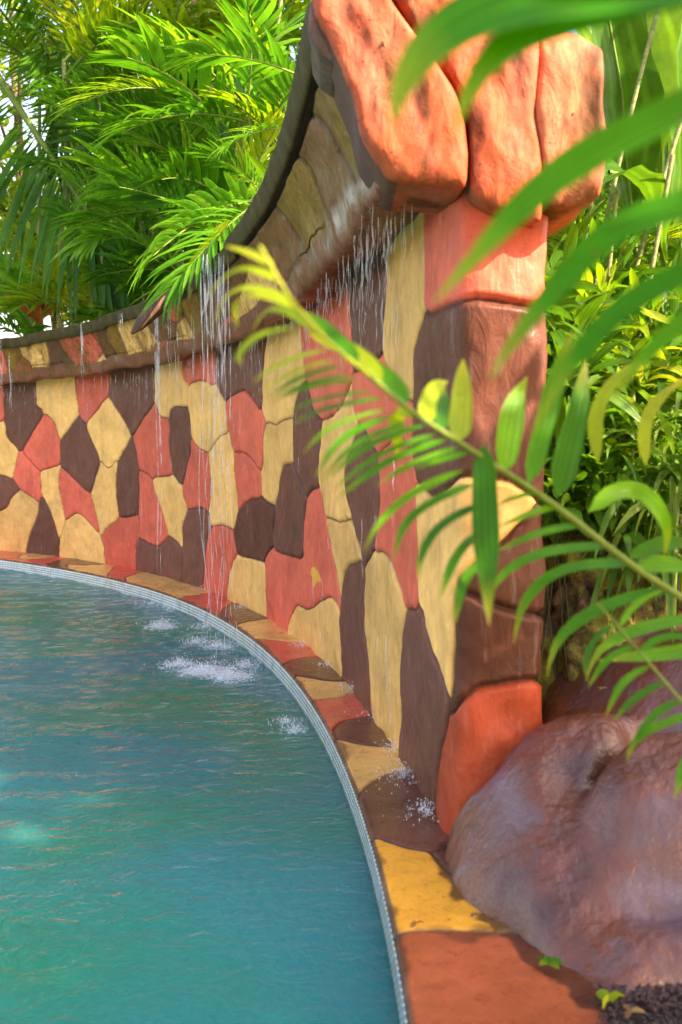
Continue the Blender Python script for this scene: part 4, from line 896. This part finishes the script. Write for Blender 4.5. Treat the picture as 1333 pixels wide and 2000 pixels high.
broad_plant('banana_plant', 'banana plant', 'banana plant with wide upright leaves beside the pinkish end stone', (1270, 600, 5.6), [
    ([(1235,430,5.4),(1225,330,5.3),(1215,180,5.2),(1190,40,5.1),(1150,-80,5.0)], 130, (.2,-1,.1)),
    ([(1290,420,5.7),(1290,300,5.6),(1280,150,5.6),(1260,20,5.6),(1230,-90,5.6)], 150, (-.3,-1,.1)),
    ([(1330,480,5.2),(1335,350,5.2),(1345,200,5.1),(1350,50,5.0),(1340,-100,4.9)], 140, (.5,-1,.1)),
    ([(1300,520,5.0),(1270,400,4.9),(1230,345,4.8),(1190,335,4.6),(1160,370,4.5)], 110, (.1,-.5,1))], .4, 3)
broad_plant('banana_plant', 'banana plant', 'banana plant with crossing leaves in the top right corner', (1340, 700, 6.4), [
    ([(1290,300,6.3),(1220,170,6.2),(1150,60,6.1),(1090,-40,6)], 150, (.3,-1,.4)),
    ([(1360,260,6.3),(1300,110,6.2),(1250,0,6.1),(1220,-120,6)], 160, (-.3,-1,.3)),
    ([(1400,420,6),(1345,280,5.9),(1320,180,5.8),(1310,90,5.7)], 110, (.7,-1,.3)),
    ([(1250,520,6.4),(1210,380,6.3),(1190,250,6.2),(1180,120,6.2)], 110, (.1,-1,.1))], .4, 9)
for i, (x0, y0, x1, y1, d) in enumerate([(1290,0,1175,380,5.0),(1240,0,1150,300,5.2),(1333,230,1200,640,4.9),(1300,380,1230,760,4.7),(1200,420,1175,640,4.8)]):
    a_, b_ = at(x0, y0, d), at(x1, y1, d); e_ = a_ + (a_ - b_) * .2; f_ = b_ + (b_ - a_) * 1.4; f_[2] = .3
    q = np.linspace(0, 1, 12)[:, None]; vv, ff = tube(e_ * (1 - q) ** 2 + 2 * b_ * q * (1 - q) + f_ * q ** 2, .012, 6)
    o = mesh('cane', vv, ff, M_stem); tag(o, ['long pale cane crossing the banana leaves at the top right', 'thin cane just right of the pinkish end stone', 'slanting cane low at the right edge above the undergrowth', 'cane running down into the right hand undergrowth', 'short upright cane behind the fern'][i], 'cane')
shrub(1150, 600, 4.9, .34, 260, .22, .05, M_shrub, 'leafy green shrub right beside the end of the wall', seed=1, gz=.5)
shrub(1280, 620, 5.1, .40, 300, .24, .035, M_grassy, 'tangled yellow green undergrowth behind the near fronds', seed=2, gz=.5, droop=.6)
shrub(1230, 480, 5.7, .42, 280, .26, .06, M_shrub, 'shrub under the banana leaves with lit yellow tops', seed=3, gz=.4)
shrub(1060, 560, 4.3, .16, 60, .20, .065, M_shrub, 'glossy leaved sprig against the right side of the pillar', seed=4, gz=.5, upb=.7)
shrub(1100, 690, 4.2, .20, 80, .24, .07, M_broad, 'dark broad leaved shrub low against the pillar', seed=5, gz=.5)
shrub(1200, 800, 4.4, .30, 170, .22, .05, M_shrub, 'green shrub above the mossy stump', seed=6, gz=.5)
shrub(1330, 850, 4.2, .30, 200, .30, .022, M_grassy, 'thin grassy tuft at the right edge above the boulder', seed=7, gz=.5, droop=.7)
shrub(1150, 950, 4.0, .16, 70, .09, .05, M_shrub, 'small round leaved creeper on top of the mossy stump', name='creeper', cat='creeper', seed=8, gz=.4, stemn=3)
shrub(1290, 1010, 4.0, .22, 90, .30, .03, M_grassy, 'strappy pale leaves hanging over the mossy bank', seed=9, gz=.4, droop=.8)
shrub(1420, 700, 5.0, .6, 380, .26, .05, M_shrub, 'thick shrub just beyond the right edge of the view', seed=10, gz=.4)
shrub(1240, 300, 8.5, 1.1, 800, .32, .09, M_palm, 'large leafy shrub far behind the banana plants', seed=11)
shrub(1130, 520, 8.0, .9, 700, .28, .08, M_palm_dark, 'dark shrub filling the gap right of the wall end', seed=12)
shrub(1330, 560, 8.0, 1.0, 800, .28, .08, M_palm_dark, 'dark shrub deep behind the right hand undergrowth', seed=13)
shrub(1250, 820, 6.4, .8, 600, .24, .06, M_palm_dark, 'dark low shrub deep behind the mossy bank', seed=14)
straps(1235, 760, 4.15, 22, .42, .035, M_grassy, 'fountain of narrow arching leaves in the undergrowth', 'grass_tuft', 'grass tuft', (.3, 1.4), .7, 5, .6)
straps(1180, 880, 4.0, 18, .34, .04, M_broad, 'short tuft of dark leaves just above the creeper', 'grass_tuft', 'grass tuft', (.2, 1.3), .6, 6, .6)
straps(1320, 940, 3.9, 20, .40, .035, M_grassy, 'pale arching leaf tuft at the right edge over the stump', 'grass_tuft', 'grass tuft', (.2, 1.3), .8, 7, .6)
palm(1270, 430, 5.9, 7, .7, 'areca', M_palm_lime, 'yellow green fern standing under the banana leaves', name='fern', cat='fern', stems=1, spreadr=.05, up=(.5, 1.5), seed=31)
palm(1120, 480, 5.0, 7, .55, 'areca', M_palm_lime, 'lit fern fronds just right of the wall end', name='fern', cat='fern', stems=1, spreadr=.05, up=(.6, 1.5), seed=33)
shrub(1045, 600, 3.75, .13, 60, .17, .055, M_shrub, 'bright leafy sprig overlapping the right edge of the pillar', seed=21, gz=.5, upb=.8)
shrub(1100, 860, 4.1, .22, 150, .17, .04, M_shrub, 'dense leafy shrub low beside the pillar', seed=22, gz=.5)
shrub(1230, 930, 4.1, .26, 190, .18, .04, M_shrub, 'dense bright shrub over the mossy bank', seed=23, gz=.5, droop=.6)
shrub(1180, 700, 4.5, .36, 300, .22, .045, M_palm_lime, 'sunlit yellow green shrub in the middle of the undergrowth', seed=24, gz=.5)
shrub(1310, 740, 4.5, .34, 260, .22, .045, M_shrub, 'sunlit shrub at the right edge among the grassy tufts', seed=25, gz=.5)
shrub(1100, 960, 3.95, .15, 120, .10, .05, M_shrub, 'small leaved creeper hanging between the pillar and the mossy stump', name='creeper', cat='creeper', seed=26, gz=.5)
shrub(1240, 1050, 3.95, .18, 110, .14, .04, M_broad, 'dark green leaves trailing over the top of the boulder', name='creeper', cat='creeper', seed=27, gz=.5, droop=.8)
shrub(1095, 740, 3.9, .16, 60, .24, .07, M_broad, 'broad leaved bush pressing against the right side of the brown pillar block', seed=28, gz=.5, upb=.6)
# mossy stump
def blob(name, c, rad, hgt, seed, mat, label, cat, amp=.12):
    nu, nv = 110, 70; a = np.linspace(0, 2 * np.pi, nu); h = np.linspace(0, 1, nv); Aa, Hh = np.meshgrid(a, h, indexing='ij')
    rr = rad * (1.12 - .25 * Hh) * np.clip(np.sqrt(np.clip(1 - ((Hh - .8) / .2).clip(0) ** 2, 0, 1)), .0, 1)
    X = np.stack([c[0] + rr * np.cos(Aa), c[1] + rr * np.sin(Aa), c[2] + hgt * Hh], -1).reshape(-1, 3)
    nzz = fbm(X * [1, 1, .5], 7, 4, seed)[:, None] * amp + fbm(X, 26, 3, seed + 2)[:, None] * amp * .25; dd = np.c_[np.cos(Aa).ravel(), np.sin(Aa).ravel(), .3 * Hh.ravel()]
    X = (X + dd * nzz * (rr.ravel()[:, None] / rad)).reshape(nu, nv, 3); X[-1] = X[0]
    o = mesh(name, X, gridfaces(nu, nv), mat); return tag(o, label, cat)
blob('mossy_stump', (at(1150, 1200, 4.25)[0], 4.25, .1), .34, 1.05, 3, M_soil, 'mossy dark stump between the pillar and the boulder', 'stump')
blob('mossy_stump', (at(1300, 1150, 4.6)[0], 4.7, .1), .38, 1.0, 8, M_soil, 'shaded mossy stump at the right edge behind the boulder', 'stump')

# ------------------------------------------------------------------ glossy boulder
ol = ground(*np.array([(872,1652),(868,1690),(893,1755),(930,1785),(985,1815),(1050,1880),(1110,1930),(1170,1962),(1250,1975),(1340,1950),(1500,1960)], float).T)
ol = np.r_[ol, [[2.2, 2.6], [3.2, 3.4], [2.9, 4.7], [1.6, 4.9], [.9, 4.4], [.72, 3.75], [.60, 3.60]]]; ol = chaikin(ol, 2)
bxs = np.linspace(.30, 3.3, 460); bys = np.linspace(2.1, 5.0, 420); X, Yg = np.meshgrid(bxs, bys, indexing='ij'); PB = np.c_[X.ravel(), Yg.ravel()]
ins = -sdist(PB + np.c_[fbm(PB, 5, 3, 1), fbm(PB, 5, 3, 2)] * .012, ol)
H = .10 + .26 * (PB[:, 0] - .5) + .30 * (PB[:, 1] - 2.9); H = np.clip(H, .05, 1.0)
def lump(cx, cy, r_, h, p=2, sx=1, rot=0):
    dx, dy = PB[:, 0] - cx, PB[:, 1] - cy; c_, s_ = math.cos(rot), math.sin(rot); u, v = (dx * c_ + dy * s_) / sx, -dx * s_ + dy * c_
    return h * np.exp(-(np.hypot(u, v) / r_) ** p)
wp = PB + np.c_[fbm(PB, 3, 2, 21), fbm(PB, 3, 2, 22)] * .06; PBs = PB; PB = wp
H += lump(.81, 3.30, .23, .15, 3.2, 1.1) + lump(1.07, 2.98, .21, .20, 4.5, 1.25, .4) + lump(1.25, 3.75, .30, .15, 4) + lump(1.35, 3.5, .25, .12, 2.5) - lump(.96, 3.18, .04, .16, 2, 3.4, .75) - lump(1.15, 3.3, .06, .10, 2, 2.2, .1) + lump(.62, 2.95, .2, .05) - lump(.78, 3.16, .10, .07) - lump(1.0, 2.72, .16, .08)
PB = PBs; P3 = np.c_[PB, np.zeros(len(PB))]
H += .026 * fbm(P3, 4.2, 2, 33) + .004 * np.abs(fbm(P3, 16, 3, 35)) + .0022 * fbm(P3, 60, 2, 36)
Zb = -.09 + (H + .09) * (1 - (1 - np.clip(ins / .19, 0, 1)) ** 2.3) ** .55; Zb = np.where(ins < 0, -.2, Zb)
def rock_mat():
    m, n, b, out = new_mat('glossy_rock_painted_sheen'); P = nd(n, 'ShaderNodeNewGeometry').outputs['Position']
    a = noise(n, 2.6, 5, .6, P, .5); c = ramp(n, a.outputs[0], [(.32, (.075, .020, .012)), (.48, (.15, .038, .018)), (.56, (.13, .055, .052)), (.68, (.17, .095, .12))]).outputs[0]  # lilac stops put the sky's sheen into the base colour
    k = noise(n, 4.5, 6, .7, P, .4); c = mix(n, c, (.03, .02, .018), ramp(n, k.outputs[0], [(.60, 0), (.72, .8)]).outputs[0])
    k2 = noise(n, 40, 4, .7, P); c = mix(n, c, (.04, .02, .015), ramp(n, k2.outputs[0], [(.70, 0), (.76, .7)]).outputs[0])
    n.links.new(c, b.inputs['Base Color']); b.inputs['Roughness'].default_value = .5; b.inputs['Specular IOR Level'].default_value = .25; b.inputs['Coat Weight'].default_value = 1; b.inputs['Coat Roughness'].default_value = .06
    nb = bump(n, noise(n, 22, 4, .6, P, .8).outputs[0], .30, .014); nb = bump(n, noise(n, 70, 4, .65, P, .5).outputs[0], .6, .006, nb)
    n.links.new(nb, b.inputs['Normal']); n.links.new(nb, b.inputs['Coat Normal']); return m
M_rock = rock_mat()
keepf = gridfaces(len(bxs), len(bys)); mx = ins[keepf].max(1) > -.02
bo = mesh('boulder', np.c_[PB, Zb], keepf[mx], M_rock); tag(bo, 'glossy reddish brown boulder lapping against the foot of the pillar', 'boulder')

# ------------------------------------------------------------------ near frond sweeping across the wall, leaflet by leaflet
def traced(name, pts, wpx, mat, parent, depth, peak=.4, K=12, nrm_=(-.25, -.75, .8), fold=.3, dd=0.0, lr=None, wg=.92):
    """one leaflet through photo positions at a distance that drifts by dd towards its tip"""
    n = len(pts); P = np.array([at(x, y, depth + dd * i / max(1, n - 1)) for i, (x, y) in enumerate(pts)])
    a = P
    for _ in range(2): a = np.r_[a[:1], np.stack([.75*a[:-1]+.25*a[1:], .25*a[:-1]+.75*a[1:]], 1).reshape(-1, 3), a[-1:]]
    L = np.r_[0, np.cumsum(np.linalg.norm(np.diff(a, axis=0), axis=1))]; t = np.linspace(0, L[-1], K); P = np.stack([np.interp(t, L, a[:, k]) for k in range(3)], 1)
    tq = np.linspace(0, 1, K); prof = np.clip(np.minimum((tq / .14).clip(0, 1) ** .6, 1 - ((tq - .5) / .5).clip(0, 1) ** 1.7), .02, 1) * (1 + .06 * np.sin(tq * 9 + wpx)); W = wg * wpx * depth / FPX * prof
    v, f, at__ = leafbatch(P[None], W[None], np.broadcast_to(np.array(nrm_, float), (1, K, 3)), fold, np.array([rng.random() if lr is None else lr]))
    return leafmesh(name, [(v, f, at__, 0)], [mat], parent)
r1 = [(508,480,1.25),(540,540,1.28),(572,592,1.32),(640,668,1.38),(720,732,1.45),(800,802,1.52),(880,853,1.6),(960,905,1.68),(1050,962,1.76),(1130,1022,1.84),(1230,1102,1.94),(1333,1168,2.04),(1480,1262,2.2)]
fr = empty('palm_frond', tuple(at(1480, 1262, 2.2)), 'near green palm frond arching across the painted wall from the right', 'palm frond')
def dep(px): return float(np.interp(px, [p[0] for p in r1], [p[2] for p in r1]))
def rach(name, pts, rpx, mats, root):
    P = np.array([at(*p) for p in pts]); a = P
    for _ in range(2): a = np.r_[a[:1], np.stack([.75*a[:-1]+.25*a[1:], .25*a[:-1]+.75*a[1:]], 1).reshape(-1, 3), a[-1:]]
    rr = np.linspace(rpx[0], rpx[1], len(a)) * np.linspace(pts[0][2], pts[-1][2], len(a)) / FPX
    v, f = tube(a, rr, 8); return mesh(name, v, f, mats, root)
rach('stalk', r1[:5], (3, 5), M_rachis_y, fr); rach('stalk', r1[4:], (5, 8), M_rachis, fr)
LOW = [
 ([(572,640),(500,655),(462,700),(475,712)],22,1),([(640,682),(550,710),(492,748)],22,1),([(670,714),(580,740),(522,781)],22,0),([(700,742),(606,755),(540,780)],20,0),
 ([(749,777),(625,800),(561,835)],20,0),([(765,812),(662,856),(616,935)],24,0),([(830,830),(718,868),(638,938)],24,0),([(872,858),(756,900),(656,976)],26,0),
 ([(916,882),(852,904),(812,917)],24,0),([(905,918),(795,968),(735,1028),(710,1080)],24,0),([(925,945),(831,987),(786,1028),(768,1096)],26,0),([(940,985),(860,1024),(822,1080),(818,1135)],26,0),
 ([(940,1040),(892,1080),(858,1172)],26,0),([(945,1095),(904,1132),(888,1220)],26,0),
 ([(945,868),(948,960),(952,1100),(956,1222)],60,0),
 ([(1050,962),(1000,975),(972,988)],20,0),([(1090,988),(1040,1004),(972,1030)],24,0),([(1140,1026),(1060,1038),(965,1080)],24,0),
 ([(1204,1066),(1080,1074),(1000,1104),(958,1152),(948,1190)],30,0),([(1252,1100),(1120,1104),(1056,1136),(1016,1188),(1004,1258)],32,0),
 ([(1316,1152),(1220,1168),(1120,1216),(1080,1266),(1068,1325)],34,0),([(1420,1205),(1320,1212),(1230,1235),(1165,1270),(1145,1330)],34,0),([(1450,1250),(1340,1275),(1240,1285),(1170,1290)],44,0)]
for i in range(9):
    (p, wd, y), (p2, _, _) = LOW[i], LOW[i + 1]
    if len(p) == len(p2): LOW.append(([((a[0] + b[0]) / 2, (a[1] + b[1]) / 2 + 4) for a, b in zip(p, p2)], wd * .8, y))
for p, wd, y in LOW: traced('leaflet', p, wd, M_tip if y else M_fore, fr, dep(p[0][0]), dd=-.12, wg=.82)
UPP = [
 ([(535,520),(490,495),(440,480)],24,1),([(550,550),(480,520),(432,545),(400,592)],26,1),([(575,590),(490,560),(440,575),(415,640)],28,1),([(590,605),(500,572),(455,590),(465,640)],24,1),
 ([(640,662),(575,612),(520,600),(490,655)],30,1),([(700,712),(650,655),(580,602)],38,0),([(745,750),(700,690),(600,650)],44,1),([(795,795),(760,740),(700,700),(665,700)],44,0),
 ([(810,815),(775,800),(772,830),(780,900)],34,1),
 ([(835,828),(832,790),(850,755),(875,745)],38,1),([(860,842),(862,800),(868,752)],34,0),([(893,862),(900,800),(905,700)],50,1),
 ([(985,922),(992,850),(1005,785),(1030,735)],54,0),([(1032,945),(1060,840),(1082,750),(1120,640)],46,0),([(1088,972),(1105,890),(1130,800),(1145,700)],56,0),
 ([(1168,905),(1160,810),(1204,732),(1290,685)],30,1),([(1262,910),(1256,830),(1290,775),(1350,730)],28,1),
 ([(1150,1000),(1200,955),(1262,960),(1308,1030),(1296,1092)],40,0),([(1230,1090),(1290,1060),(1360,1060)],34,0),([(1240,1105),(1300,1100),(1370,1115)],36,0)]
for p, wd, y in UPP: traced('leaflet', p, wd, M_tip if y else M_fore, fr, dep(p[0][0]), dd=.10, nrm_=(.2, -1, .25) if wd > 33 else (-.2, -.6, .9))
# second smaller frond hanging low at the right edge
fr2 = empty('palm_frond', tuple(at(1480, 1540, 2.0)), 'small thin green frond hanging over the boulder at the right edge', 'palm frond')
rach('stalk', [(1165,1175,1.75),(1230,1250,1.78),(1333,1372,1.85),(1480,1540,2.0)], (2, 4), M_rachis, fr2)
for p, wd in [([(1205,1222),(1170,1235),(1140,1290),(1150,1335)],14),([(1240,1262),(1185,1285),(1148,1345)],16),([(1270,1300),(1215,1330),(1183,1400)],16),([(1300,1332),(1240,1362),(1195,1412)],16),([(1330,1368),(1275,1395),(1222,1475)],18),([(1355,1395),(1290,1415),(1240,1445),(1224,1488)],18),([(1400,1445),(1345,1470),(1318,1560)],26),([(1210,1225),(1240,1180),(1300,1150)],16),([(1250,1272),(1300,1240),(1380,1250)],18)]:
    traced('leaflet', p, wd, M_fore, fr2, 1.8, dd=-.05)
# big blurred blades from a frond close to the camera, top right
fr3 = empty('palm_frond', tuple(at(1560, 500, .95)), 'large soft green frond close by, its long blades hanging from the top right', 'palm frond')
rach('stalk', [(1430,-260,.78),(1450,0,.82),(1480,250,.88),(1560,500,.95),(1700,800,1.05)], (6, 9), M_rachis, fr3)
for p, wd, d_ in [([(1460,-60),(1230,-20),(1000,10),(860,75),(790,160),(765,245)],150,.80),([(1440,-30),(1200,20),(1010,75),(930,150),(885,265)],84,.80),
               ([(1500,130),(1333,215),(1180,290),(1050,375),(950,480),(848,592)],92,.86),([(1520,350),(1333,405),(1200,445),(1090,560),(1000,670),(955,745)],74,.92),
               ([(1540,450),(1333,535),(1200,610),(1100,730),(1040,850)],60,.95),([(1560,520),(1370,600),(1260,690),(1190,790)],46,1.0),([(1500,-10),(1333,-60),(1100,-60),(960,-30)],120,.8)]:
    traced('blade', p, wd, M_fore_up, fr3, d_, K=22, nrm_=(-.2, -1, .5), fold=.3, dd=.02, wg=1.1 if p[-1][1] < 300 else .86)

# ------------------------------------------------------------------ dead stalk hanging from the gutter
ds = empty('dead_stalk', tuple(at(345, 562, 8.6)), 'brown dead palm stalk hanging over the gutter edge', 'dead stalk')
P = np.array([at(*p) for p in [(392,548,8.9),(365,553,8.75),(335,570,8.55),(300,605,8.45),(272,636,8.4),(257,652,8.38)]]); v, f = tube(P, [.02, .045, .07, .075, .05, .012], 10); mesh('stalk', v, f, M_dead, ds)
traced('leaf', [(398,500),(375,560),(368,592)], 16, M_dry, ds, 8.4)
traced('leaf', [(450,430),(400,490),(355,540)], 34, M_tip, ds, 7.9)

# ------------------------------------------------------------------ falling water
def streams(name, items, mat, label, kind='stuff', sides=5, n=14):
    P_ = []
    for (p0, p1, r0, r1_, wob) in items:
        q = np.linspace(0, 1, n)[:, None]; p = np.array(p0) * (1 - q) + np.array(p1) * q; ph = rng.uniform(0, 6)
        p[:, :2] += np.c_[np.sin(q[:, 0] * 9 + ph), np.cos(q[:, 0] * 7 + ph)] * wob * q
        rr = (r0 * (1 - q[:, 0]) + r1_ * q[:, 0]) * (1 + .35 * np.sin(q[:, 0] * 23 + ph)); rr[0] = rr[-1] = .0003
        v, f = tube(p, rr, sides); P_.append((v, f, None, 0))
    V, F_, At, mi = join(P_); o = mesh(name, V, F_, mat); return tag(o, label, 'falling water', kind=kind)
def fall(px, py0, py1, y, r0, r1_, wob=.01):
    a = at(px, py0, y); b = a.copy(); b[2] = at(px, py1, y)[2]; return (a, b, r0, r1_, wob)
st = [fall(x, 500 + rng.uniform(-12, 20), 1290 + rng.uniform(-20, 40), 6.9 + rng.uniform(-.25, .25), rng.uniform(.003, .006), .0015, .045) for x in (392, 398, 402, 407, 411, 414, 420, 424, 428, 431, 436, 441, 446)]
st += [fall(x, 495, y1, 6.9, .010, .004, .02) for x, y1 in ((432, 690), (428, 820), (405, 660), (398, 640), (437, 760))]
o = streams('falling_water', st, M_stream, 'clear water pouring off the stepped gutter end into the pool')
st = [fall(x, y0, y1, 8.9, r_, r_ * .5, .012) for x, y0, y1, r_ in ((303, 598, 1130, .006), (310, 592, 1128, .007), (307, 590, 900, .009), (306, 600, 760, .012), (303, 610, 690, .009))]
streams('falling_water', st, M_stream, 'thin clear stream falling from the gutter beside the dead stalk')
def lip(s, off=.285, z=2.40):
    k = np.interp(s, bs, np.arange(len(bs))); i = int(k); return np.array([bpath[i, 0] + bn[i, 0] * off, bpath[i, 1] + bn[i, 1] * off, z + drop(bs[i])])
st = []
S1 = bs[-1]
for k in range(400):
    u = rng.random() ** 1.25 * 11.5; s = S1 - .12 - u
    if s < 0: continue
    p = lip(s, rng.uniform(.10, .29)); l = rng.uniform(.06, .32) * (1.4 if rng.random() < .2 else 1); z0 = rng.choice([0, 0, rng.uniform(0, .4), rng.uniform(0, 2.0)])
    a = p - [0, 0, z0]; b = a - [0, 0, l]
    if b[2] < .02: continue
    rr = rng.uniform(.0008, .0018) * (.8 + .05 * u); st.append((a, b, rr, rr * .6, .006))
for (uc, sp, nn_) in ((.22, .16, 16), (.75, .22, 11), (1.3, .2, 10), (2.0, .3, 9)):
    for k in range(nn_):
        p = lip(S1 - .1 - abs(rng.normal(uc, sp)), rng.uniform(.15, .28)); l = rng.uniform(.10, .35); a = p - [0, 0, rng.uniform(-.02, .1)]; rr = rng.uniform(.0008, .0020); st.append((a, a - [0, 0, l], rr, rr * .5, .008))
streams('water_drips', st, M_drop, 'fine drips falling in streaks from the cornice lip along the wall')
st = []
for (px, y0, y1) in ((0,655,760),(20,690,800),(162,625,720),(235,610,690),(525,390,480),(160,640,700),(330,600,700),(375,600,740),(345,640,760)):
    d_ = float(np.interp(px, [0, 330, 525], [12, 9.3, 7.0])) - .35
    for j in range(3): st.append(fall(px + rng.uniform(-4, 4), y0, y1 + rng.uniform(-20, 40), d_, .0035, .002, .012))
streams('water_drips', st, M_stream, 'short trickles running off the gutter boards')
# splashes: droplets over the pool and the slabs
def droplets(name, spots, label):
    C_ = []; Rr = []
    for (p, z, r_, n_, h, sz) in spots:
        c = ground(p[0], p[1], z)
        for k in range(n_):
            a = rng.uniform(0, 6.28); q = abs(rng.normal(0, .5)); C_.append([c[0] + r_ * q * math.cos(a), c[1] + r_ * q * math.sin(a), z + abs(rng.normal(0, h)) * max(0, 1 - q * .6)]); Rr.append(sz * rng.uniform(.35, 1.3))
    C_ = np.array(C_); Rr = np.array(Rr); t = (1 + 5 ** .5) / 2
    iv = np.array([(-1,t,0),(1,t,0),(-1,-t,0),(1,-t,0),(0,-1,t),(0,1,t),(0,-1,-t),(0,1,-t),(t,0,-1),(t,0,1),(-t,0,-1),(-t,0,1)]) / 1.9
    it = np.array([(0,11,5),(0,5,1),(0,1,7),(0,7,10),(0,10,11),(1,5,9),(5,11,4),(11,10,2),(10,7,6),(7,1,8),(3,9,4),(3,4,2),(3,2,6),(3,6,8),(3,8,9),(4,9,5),(2,4,11),(6,2,10),(8,6,7),(9,8,1)])
    st_ = np.c_[np.ones(len(C_)), np.ones(len(C_)), rng.uniform(.8, 3.0, len(C_))]
    D_ = rng.normal(0, .35, (len(C_), 2)); V = iv[None] * Rr[:, None, None] * st_[:, None]; V[..., :2] += V[..., 2:3] * D_[:, None]
    V = V + C_[:, None]; F_ = it[None] + (np.arange(len(C_)) * 12)[:, None, None]
    o = mesh(name, V, F_.reshape(-1, 3), M_drop); return tag(o, label, 'splash', kind='stuff')
droplets('splash', [(p, WZ, r_ * 1.0, int(620 * s_), .03 * s_, .0034) for (p, r_, s_) in spl], 'white splashes where the streams hit the pool')
droplets('splash', [((790,1520),.02,.16,520,.035,.0024),((830,1590),.02,.12,320,.03,.0024),((740,1400),.02,.14,320,.03,.0024),((690,1345),.02,.14,300,.03,.0024),((770,1465),.02,.10,220,.03,.0024),((640,1300),.02,.15,240,.025,.0024),((590,1262),.02,.14,180,.02,.0024),((470,1188),.02,.16,180,.02,.0024),((400,1150),.02,.2,160,.02,.0024)], 'fine spray bouncing on the painted slabs at the foot of the wall')

# ------------------------------------------------------------------ small things on the ground
def sprout(px, py, z, n, L, Wd, mat, label, seed, name='seedling', cat='seedling'):
    r = np.random.default_rng(seed); g0 = ground(px, py, z); c = np.array([g0[0], g0[1], z]); root = empty(name, tuple(c), label, cat)
    for k in range(n):
        a = 6.28 * k / n + r.uniform(-.3, .3); D = np.array([[math.cos(a), math.sin(a), .5]]); v, f, at__ = curvedleaves(c[None] + [0, 0, .012], D, np.array([L * r.uniform(.7, 1.1)]), np.array([Wd]), np.array([.4]), 6, r=r); leafmesh('leaf', [(v, f, at__, 0)], [mat], root)
    return root
sprout(1072, 1890, .02, 5, .045, .026, M_shrub, 'tiny green seedling in the crack before the boulder', 1)
sprout(893, 1668, .015, 4, .022, .014, M_shrub, 'tiny seedling at the tip of the orange pillar foot', 2)
sprout(988, 1500, .18, 4, .02, .014, M_shrub, 'tiny seedling in the crack between pillar foot and boulder', 3)
sprout(1190, 1962, .01, 3, .06, .032, M_tip, 'yellow green seedling on the dark soil at the bottom right', 4)
sprout(812, 1812, .03, 3, .035, .016, M_dry, 'fallen pale petal at the corner of the yellow slab', 5, 'fallen_petal', 'petal')
sprout(1230, 1985, .03, 3, .05, .02, M_dry, 'dry leaf lying on the dark gravel', 11, 'fallen_leaf', 'fallen leaf')
sprout(1290, 1975, .03, 3, .045, .022, M_dead, 'dark rotten leaf on the gravel at the bottom right', 12, 'fallen_leaf', 'fallen leaf')
sprout(925, 1795, .02, 3, .02, .01, M_dead, 'dark bit of leaf litter on the yellow slab', 13, 'fallen_leaf', 'fallen leaf')
sprout(1175, 1352, .62, 3, .03, .016, M_dry, 'small dry leaf fallen on top of the boulder', 6, 'fallen_leaf', 'fallen leaf')
pb = []
for k in range(900):
    x, y = rng.uniform(1165, 1420), rng.uniform(1955, 2080); g0 = ground(x, y, -.03); pb.append((g0[0], g0[1]))
C_ = np.c_[np.array(pb), np.full(len(pb), .02)]; t = (1 + 5 ** .5) / 2
iv = np.array([(-1,t,0),(1,t,0),(-1,-t,0),(1,-t,0),(0,-1,t),(0,1,t),(0,-1,-t),(0,1,-t),(t,0,-1),(t,0,1),(-t,0,-1),(-t,0,1)]) / 1.9
it = np.array([(0,11,5),(0,5,1),(0,1,7),(0,7,10),(0,10,11),(1,5,9),(5,11,4),(11,10,2),(10,7,6),(7,1,8),(3,9,4),(3,4,2),(3,2,6),(3,6,8),(3,8,9),(4,9,5),(2,4,11),(6,2,10),(8,6,7),(9,8,1)])
V = iv[None] * rng.uniform(.002, .007, (len(C_), 1, 1)) * rng.uniform(.6, 1.3, (len(C_), 1, 3)) + C_[:, None]
tag(mesh('gravel', V, (it[None] + (np.arange(len(C_)) * 12)[:, None, None]).reshape(-1, 3), bark_mat('dark_gravel', (.012, .008, .008), (.07, .035, .035), 60)), 'dark wet gravel at the bottom right corner', 'gravel', kind='stuff')
